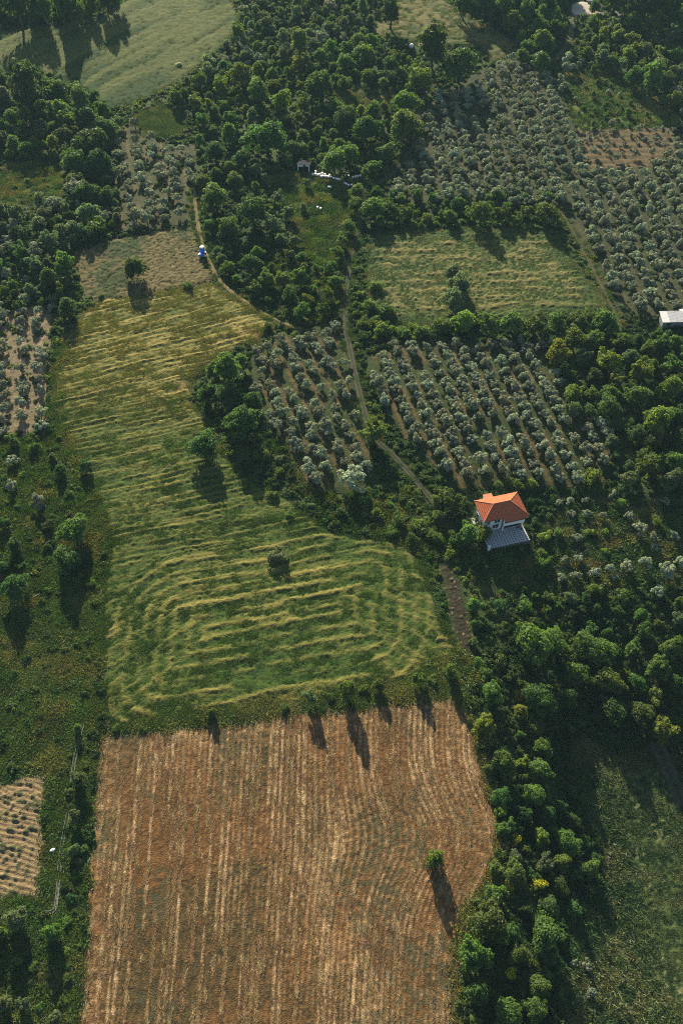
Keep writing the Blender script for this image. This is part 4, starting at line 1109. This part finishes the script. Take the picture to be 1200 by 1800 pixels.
# ------------------------------------------------------------------ the house
M_WALL = plain_mat('white_render', (0.78, 0.77, 0.76), 0.8, 0.06, 1.5)
M_TILE = plain_mat('terracotta', (0.43, 0.125, 0.058), 0.85, 0.5, 2.2, spec=0.1)
M_CAP = plain_mat('terracotta_cap', (0.48, 0.18, 0.09), 0.75, 0.2, 3)
M_PAVE = plain_mat('grey_paving', (0.46, 0.47, 0.48), 0.8, 0.15, 2)
M_JOINT = plain_mat('paving_joint', (0.09, 0.09, 0.09), 0.9, 0.2, 2)
M_GLASS = plain_mat('dark_glass', (0.03, 0.035, 0.045), 0.15, 0.3, 2, spec=0.6)
M_WOOD = plain_mat('dark_wood', (0.10, 0.065, 0.04), 0.7, 0.3, 4)
M_GREY = plain_mat('grey_plaster', (0.22, 0.23, 0.235), 0.8, 0.2, 2)
M_WHITE = plain_mat('white_paint', (0.80, 0.80, 0.79), 0.6, 0.08, 4)
M_BLUE = plain_mat('blue_plastic', (0.04, 0.19, 0.70), 0.45, 0.15, 3)
M_STEEL = plain_mat('galvanised_sheet', (0.34, 0.34, 0.36), 0.55, 0.35, 1.4, metal=0.3)
M_STEELW = plain_mat('pale_sheet', (0.62, 0.61, 0.60), 0.6, 0.25, 1.6)
M_RUBBER = plain_mat('rubber', (0.02, 0.02, 0.02), 0.8, 0.2, 4)
M_CONC = plain_mat('concrete', (0.42, 0.41, 0.38), 0.85, 0.25, 2)
M_TAR = plain_mat('dark_sheet', (0.022, 0.027, 0.032), 0.9, 0.3, 2, spec=0.05)

def house():
    EZ = 4.6; L2, W2 = 5.15, 3.2; RISE = 1.75; k = RISE / W2
    hx, hy = P(879, 893, EZ); hx, hy = float(hx), float(hy); z0 = float(terrain(hx, hy)) + 0.35
    # the level pad: correct the eave height for the raised pad
    o = link('house', None, None, (hx, hy, z0), R(14.5)); o.empty_display_size = 0.5
    tag(o, 'white house with a red tiled hip roof and a grey paved terrace', 'house')
    w = MB()
    w.box(-4.55, -0.35, -2.55, 2.65, -3.2, EZ - .05)
    w.box(-0.35, 4.55, -0.9, 2.65, -3.2, EZ - .05)
    wall = w.build('wall', M_WALL, o)
    fl = MB().box(-0.35, 4.7, -3.35, -0.9, 2.05, 2.25).build('balcony_floor', M_GREY, o)
    MB().box(-0.35, 4.7, -3.5, -3.35, 2.0, 2.85).build('balcony_parapet', M_WHITE, o)
    MB().box(4.55, 4.7, -3.35, -0.9, 2.25, 2.85).build('balcony_parapet', M_WHITE, o)
    MB().box(-0.35, 4.75, -3.3, -3.05, 3.75, EZ - .1).build('beam', M_WHITE, o)
    for u in (-0.2, 4.45):
        MB().box(u - .12, u + .12, -3.3, -3.06, -3.0, 3.75).build('pillar', M_WHITE, o)
    MB().box(-0.3, 4.5, -0.93, -0.90, 2.3, 4.3).build('recess_shade_panel', M_GREY, o)  # grey sheet over the white wall, its tone standing in for the recess shade
    # terrace: slab with paving laid as raised slabs
    t = MB().box(-5.0, 4.9, -7.3, -2.55, -3.2, 0.10).build('terrace', M_JOINT, o)
    pv = MB(); su, sv = 0.62, 0.62
    for i in range(16):
        for j in range(8):
            a = -5.0 + i * su + .03; b = -7.3 + j * .58 + .03
            pv.box(a, a + su - .12, b, b + .46, 0.10, 0.135 + 0.012 * ((i * 7 + j * 3) % 3))
    p = pv.build('paving', M_PAVE, t); p['kind'] = 'stuff'
    MB().box(-5.15, -4.65, -7.5, -7.0, -3.2, 1.1).build('gate_pillar', M_WHITE, o)
    MB().box(-5.9, -4.6, -2.4, 1.6, -3.2, 0.35).build('side_step', M_CONC, o)
    MB().box(-4.75, -4.55, -2.45, 2.3, 3.3, 3.75).build('side_ledge', M_WHITE, o)
    # windows and door
    def win(u, z, ww, hh, name='window', v=-2.55):
        f = MB().box(u - ww / 2 - .07, u + ww / 2 + .07, v - .05, v + .02, z - .07, z + hh + .07).build(name, M_WHITE, o)
        for s in (-1, 1):
            MB().box(u + s * ww / 4 - ww / 4 + .04, u + s * ww / 4 + ww / 4 - .04, v - .075, v - .052, z, z + hh).build('pane', M_GLASS, f)
        MB().box(u - ww / 2 - .15, u + ww / 2 + .15, v - .20, v - .02, z - .16, z - .075).build('sill', M_WHITE, f)
    win(-1.55, 2.7, 1.3, 1.25); win(-1.75, 0.75, 1.5, 1.35); win(-3.6, 2.7, 0.8, 1.2); win(2.4, 0.5, 1.4, 1.5, 'window', -0.9); win(3.2, 2.5, 1.2, 1.3, 'window', -0.93)
    d = MB().box(0.35, 1.35, -0.97, -0.88, 0.12, 2.0).build('door', M_WOOD, o)
    MB().box(1.2, 1.28, -1.03, -0.97, 1.0, 1.12).build('handle', M_STEEL, d)
    # side windows on the left wall
    for v in (-1.0, 1.2):
        f = MB().box(-4.62, -4.54, v - .55, v + .55, 1.0, 2.2).build('window', M_WHITE, o)
        MB().box(-4.65, -4.622, v - .48, v + .48, 1.07, 2.13).build('pane', M_GLASS, f)
    # roof: ribbed tile planes
    roof = MB().box(-5.0, 5.0, -3.05, 3.05, EZ - .06, EZ).build('roof', M_WOOD, o)
    def plane(A, D, U, Lw, depth, clip):
        """A start corner, D along the eave, U up the slope (per metre run); ribs run up the slope"""
        mb = MB(); A = Vector(A); D = Vector(D); U = Vector(U); n = D.cross(U).normalized()
        m = int(Lw / 0.14); pts = []
        for i in range(m + 1):
            s = Lw * i / m; r = max(0.0, clip(s)); off = n * (0.075 if i % 2 else 0.0)
            row = []
            for j in range(9):
                row.append(A + D * s + U * (r * j / 8) + off * (1.0 if j else .6))
            pts.append(row)
        b = len(mb.v)
        for row in pts: mb.v += [tuple(p) for p in row]
        for i in range(m):
            for j in range(8):
                q = b + i * 9 + j; mb.f.append((q, q + 9, q + 10, q + 1))
        return mb.build('roof_plane', M_TILE, roof)
    up = k
    plane((-L2, -W2, EZ), (1, 0, 0), (0, 1, up), 2 * L2, W2, lambda s: min(s, W2, 2 * L2 - s))
    plane((L2, W2, EZ), (-1, 0, 0), (0, -1, up), 2 * L2, W2, lambda s: min(s, W2, 2 * L2 - s))
    plane((L2, -W2, EZ), (0, 1, 0), (-1, 0, up), 2 * W2, W2, lambda s: min(s, 2 * W2 - s))
    plane((-L2, W2, EZ), (0, -1, 0), (1, 0, up), 2 * W2, W2, lambda s: min(s, 2 * W2 - s))
    plane((-0.35, -W2 - .85, EZ - .85 * up), (1, 0, 0), (0, 1, up), L2 + .35, .85, lambda s: .85)
    for sx in (-1, 1):
        for sy in (-1, 1):
            MB().tube((sx * L2, sy * W2, EZ + .03), (sx * (L2 - W2), 0, EZ + RISE + .05), .11, .11, 8).build('hip_cap', M_CAP, roof)
    MB().tube((-(L2 - W2) - .1, 0, EZ + RISE + .06), (L2 - W2 + .1, 0, EZ + RISE + .06), .12, .12, 8).build('ridge_cap', M_CAP, roof)
    MB().tube((1.6, 0.05, EZ + RISE), (1.6, 0.05, EZ + RISE + .5), .06, .06, 8).build('vent_pipe', M_WHITE, roof)
    MB().box(-2.5, -0.7, 3.1, 4.3, -3.0, 4.35).build('back_annex', M_WALL, o)
    MB().box(-2.65, -0.55, 2.95, 4.45, 4.35, 4.5).build('annex_roof', M_CAP, o)
    # gutter board
    MB().box(-L2, -0.37, -W2 - .04, -W2 + .1, EZ - .16, EZ - .03).build('eave_board', M_WOOD, o)
    MB().box(-0.35, L2, -W2 - .89, -W2 - .75, EZ - .85 * up - .16, EZ - .85 * up - .03).build('eave_board', M_WOOD, o)
house()

# ------------------------------------------------------------------ blue tank on its trailer
def tank():
    x, y = P(357, 449); x, y = float(x), float(y); z = float(terrain(x, y)) + .45
    o = link('water_tank_trailer', None, None, (x, y, z), R(-12)); o.empty_display_size = .3
    tag(o, 'blue tank with a white top on a small blue trailer beside the dirt path', 'tank trailer')
    MB().lathe([(0.62, .55), (0.72, .6), (0.74, 1.0), (0.71, 1.05), (0.74, 1.1), (0.74, 1.5), (0.71, 1.55), (0.74, 1.6), (0.72, 2.45)], 20).build('tank', M_BLUE, o, True)
    lid = MB().lathe([(0.72, 2.45), (0.72, 2.47), (0.62, 2.56), (0.40, 2.62), (0.12, 2.64)], 20).build('tank_top', M_WHITE, o, True)
    MB().lathe([(0.16, 2.5), (0.16, 2.68), (0.10, 2.70)], 12, -.36, -.1).build('filler_cap', M_RUBBER, lid)
    MB().box(-.8, .8, -.9, .85, .40, .55).build('trailer_bed', M_BLUE, o)
    MB().box(-.85, .85, -1.75, -.95, .35, .95).build('pump_box', M_BLUE, o)
    MB().box(-.5, -.05, -1.55, -1.15, .95, 1.05).build('pump_cap', M_WHITE, o)
    for s in (-1, 1):
        MB().tube((s * .82, 0, .28), (s * 1.0, 0, .28), .32, .32, 14).build('wheel', M_RUBBER, o)
    MB().tube((0, .85, .47), (0, 1.8, .42), .05, .05, 6).build('drawbar', M_BLUE, o)
tank()

# open-sided hut
def hut():
    x, y = P(535, 297); x, y = float(x), float(y); z = float(terrain(x, y)) + .1
    o = link('hut', None, None, (x, y, z), R(-8)); o.empty_display_size = .3
    tag(o, 'small open-fronted hut with a dark roof and white front frame', 'hut')
    MB().box(-1.9, 1.9, 1.4, 1.5, 0, 2.0).build('back_wall', M_TAR, o)
    MB().box(-1.95, -1.85, -1.4, 1.4, 0, 2.0).build('side_wall', M_TAR, o)
    MB().box(1.85, 1.95, -1.4, 1.4, 0, 2.0).build('side_wall', M_TAR, o)
    MB().poly([(-2.2, -1.7, 2.35), (2.2, -1.7, 2.35), (2.2, 1.7, 2.05), (-2.2, 1.7, 2.05)]).poly([(-2.2, 1.7, 1.97), (2.2, 1.7, 1.97), (2.2, -1.7, 2.27), (-2.2, -1.7, 2.27)]).poly([(-2.2, -1.7, 2.27), (2.2, -1.7, 2.27), (2.2, -1.7, 2.35), (-2.2, -1.7, 2.35)]).build('roof', M_TAR, o)
    MB().box(-1.95, -1.65, -1.55, -1.42, 0, 2.2).build('post', M_WHITE, o)
    MB().box(1.65, 1.95, -1.55, -1.42, 0, 2.2).build('post', M_WHITE, o)
    MB().box(-1.65, -.1, -1.52, -1.42, 1.55, 2.2).build('panel', M_WHITE, o)
    MB().box(.6, 1.65, -1.52, -1.42, 1.75, 2.2).build('panel', M_WHITE, o)
hut()

# beehives
HB = MB().box(-.27, .27, -.32, .32, .18, .62).box(-.24, -.18, -.3, .3, 0, .18).box(.18, .24, -.3, .3, 0, .18).mesh('hive_body', M_WHITE)
HL = MB().box(-.31, .31, -.36, .36, .622, .74).mesh('hive_lid', M_WHITE)
rows = {'front row below the hut': [(550, 309), (554.5, 308.5), (558.5, 309.5), (562, 309), (564.5, 312.5), (567, 312), (571, 312.5), (574, 312.5), (577.5, 313), (582, 314), (586, 316), (589.5, 316.5), (593, 317.5), (597, 318)],
        'back row below the hut': [(555, 304), (566, 307), (571, 309), (579, 310)],
        'short row right of the hut clearing': [(606, 325), (609, 326.5), (612.5, 328.5), (617, 328)],
        'shaded row beside the track': [(607, 311), (612, 312), (620, 314), (625, 313), (629, 312.5), (633, 311.5)],
        'pair standing apart above the clearing': [(578, 331), (581, 331.5)],
        'pair alone in the middle of the clearing': [(558, 367), (563.5, 369)]}
rh = random.Random(4)
for phrase, pts in rows.items():
    for i, (a, b) in enumerate(pts):
        x, y = P(a, b); x, y = float(x), float(y)
        o = link('beehive', None, None, (x, y, float(terrain(x, y)) + .12), rh.uniform(-.3, .3)); o.empty_display_size = .1
        o.scale = (0.9, 0.9, 0.9)
        tag(o, 'white beehive, %s from the left in the %s' % (ORDF[i], phrase), 'beehive', 'beehives below the wood')
        link('hive_body', HB, o); link('hive_lid', HL, o)

# metal-roofed shed at the right edge
def shed():
    x, y = P(1192, 556, 2.6); x, y = float(x), float(y); z = float(terrain(x, y))
    o = link('metal_shed', None, None, (x, y, z), R(2)); o.empty_display_size = .3
    tag(o, 'long low shed with a pale sheet metal roof at the right edge', 'shed')
    MB().box(-4.4, 9.4, -1.6, 1.6, 0, 2.3).build('wall', M_GREY, o)
    n = 7; w = 14.4 / n
    for i in range(n):
        mb = MB(); x0 = -4.8 + i * w
        m = 14
        for j in range(m):
            a = x0 + j * (w - .03) / m; b = x0 + (j + 1) * (w - .03) / m
            za = .04 if j % 2 else 0; zb = .04 if (j + 1) % 2 else 0
            mb.poly([(a, -2.1, 2.38 + za), (b, -2.1, 2.38 + zb), (b, 2.1, 2.75 + zb), (a, 2.1, 2.75 + za)])
        mb.box(x0, x0 + w - .03, -2.1, -2.06, 2.30, 2.37)
        s = mb.build('roof_sheet', M_STEELW if i in (0,) else M_STEEL, o)
    MB().box(-3.2, -2.2, -1.64, -1.6, 0, 1.9).build('door', M_WOOD, o)
    x, y = P(1204, 549, 2.4); x, y = float(x), float(y)
    o = link('lean_to', None, None, (x, y, float(terrain(x, y))), R(10)); o.empty_display_size = .3
    tag(o, 'small white-roofed lean-to behind the metal shed at the right edge', 'shed')
    MB().box(-1.0, 3.0, -1.2, 1.2, 0, 2.3).build('wall', M_GREY, o)
    MB().box(-1.3, 3.3, -1.5, 1.5, 2.3, 2.42).build('roof', M_STEELW, o)
shed()

# small white-topped tank in the dry meadow
def field_tank():
    x, y = P(722, 90); x, y = float(x), float(y); z = float(terrain(x, y)) + .3
    o = link('field_tank', None, None, (x, y, z), R(10)); o.empty_display_size = .2
    tag(o, 'small white-topped tank on a dark stand beside the tall dark trees', 'tank')
    MB().lathe([(.8, 1.3), (.86, 1.4), (.86, 2.1), (.6, 2.35), (.1, 2.42)], 16).build('tank', M_WHITE, o, True)
    MB().box(-.85, .85, -.85, .85, 1.15, 1.3).build('platform', M_WOOD, o)
    for a in (-.75, .75):
        for b in (-.75, .75):
            MB().box(a - .07, a + .07, b - .07, b + .07, -.2, 1.15).build('leg', M_WOOD, o)
field_tank()

# concrete water channel along the left plot
fx, fy = P([146, 137, 131, 126, 121, 113, 107, 104, 101, 99, 92, 80], [1275, 1318, 1345, 1390, 1430, 1470, 1510, 1550, 1585, 1597, 1604, 1605])
cp = smooth_path(np.stack([fx, fy], 1), 2.6)
ch = link('water_channel', None, None, (float(cp[0][0]), float(cp[0][1]), float(terrain(*cp[0])))); ch.empty_display_size = .3
tag(ch, 'narrow grey concrete water channel between pale plot and brown field', 'channel')
oz = np.array(ch.location)
M_OLDCONC = plain_mat('weathered_concrete', (0.17, 0.165, 0.14), 0.9, 0.4, 1.5)
for i in range(len(cp) - 1):
    if i in (6, 7, 13): continue
    a, b = cp[i], cp[i + 1]; d = (b - a) / np.hypot(*(b - a)); nn = np.array((-d[1], d[0])); b = b - d * .04
    za, zb = float(terrain(*a)) + .25, float(terrain(*b)) + .25
    prof = [(-.30, .0), (-.30, .22), (-.20, .22), (-.16, .08), (.16, .08), (.20, .22), (.30, .22), (.30, .0)]
    mb = MB()
    A = [(*(a + nn * u), za + h) for u, h in prof]; B = [(*(b + nn * u), zb + h) for u, h in prof]
    mb.v = [tuple(np.array(p) - oz) for p in A + B]; m = len(prof)
    mb.f = [(j, j + 1, m + j + 1, m + j) for j in range(m - 1)] + [(m - 1, 0, m, 2 * m - 1), tuple(range(m))[::-1], tuple(range(m, 2 * m))]
    mb.build('channel_section', M_OLDCONC, ch)

# a pale sack on the left plot, poles lying by the trees, rubble in the gravel yard
def lump(name, px, py, s, mat, label, cat, seed, lift=.25):
    rng = np.random.default_rng(seed); mb = MB()
    prof = [(.3, 0), (.5, .1), (.52, .25), (.4, .42), (.15, .5)]
    mb.lathe(prof, 10)
    mb.v = [(v[0] * s[0] * rng.uniform(.8, 1.15), v[1] * s[1] * rng.uniform(.8, 1.15), v[2] * s[2]) for v in mb.v]
    o = mb.build(name, mat, None, True); x, y = P(px, py); x, y = float(x), float(y)
    o.location = (x, y, float(terrain(x, y)) + lift); o.rotation_euler = (0, 0, rng.uniform(0, 3))
    tag(o, label, cat); return o
lump('sack', 94, 1496, (.6, 1.0, .7), M_WHITE, 'white sack lying on the grass right of the pale plot', 'sack', 1, .3)
lump('stone_heap', 1038, 3, (6, 4, 2.2), M_CONC, 'grey heap of stone at the back of the gravel yard', 'stone heap', 2, .4)
x, y = P([60, 72], [1052, 1045]); za = float(terrain(x[0], y[0])) + .45
pole = MB().tube((0, 0, 0), (float(x[1] - x[0]), float(y[1] - y[0]), .1), .07, .05, 7).build('pole', M_CONC); pole.location = (float(x[0]), float(y[0]), za)
tag(pole, 'pale pole lying in the grass below the left tree row', 'pole')

# ------------------------------------------------------------------ air
HZ = MB().box(-2900, 2900, -2900, 3300, -14, 165)
m, nt, out = new_mat('haze')
pv = N(nt, 'ShaderNodeVolumePrincipled'); pv.inputs['Color'].default_value = (0.34, 0.56, 0.70, 1)
pv.inputs['Density'].default_value = 0.0001; pv.inputs['Anisotropy'].default_value = 0.0
nt.links.new(pv.outputs[0], out.inputs['Volume'])
hz = HZ.build('haze', m); tag(hz, 'thin pale haze over the valley', 'haze', kind='stuff')

print('COUNTS', {c: (len(a), len(b)) for c, (a, b) in trees.items()}, len(bpy.data.objects))
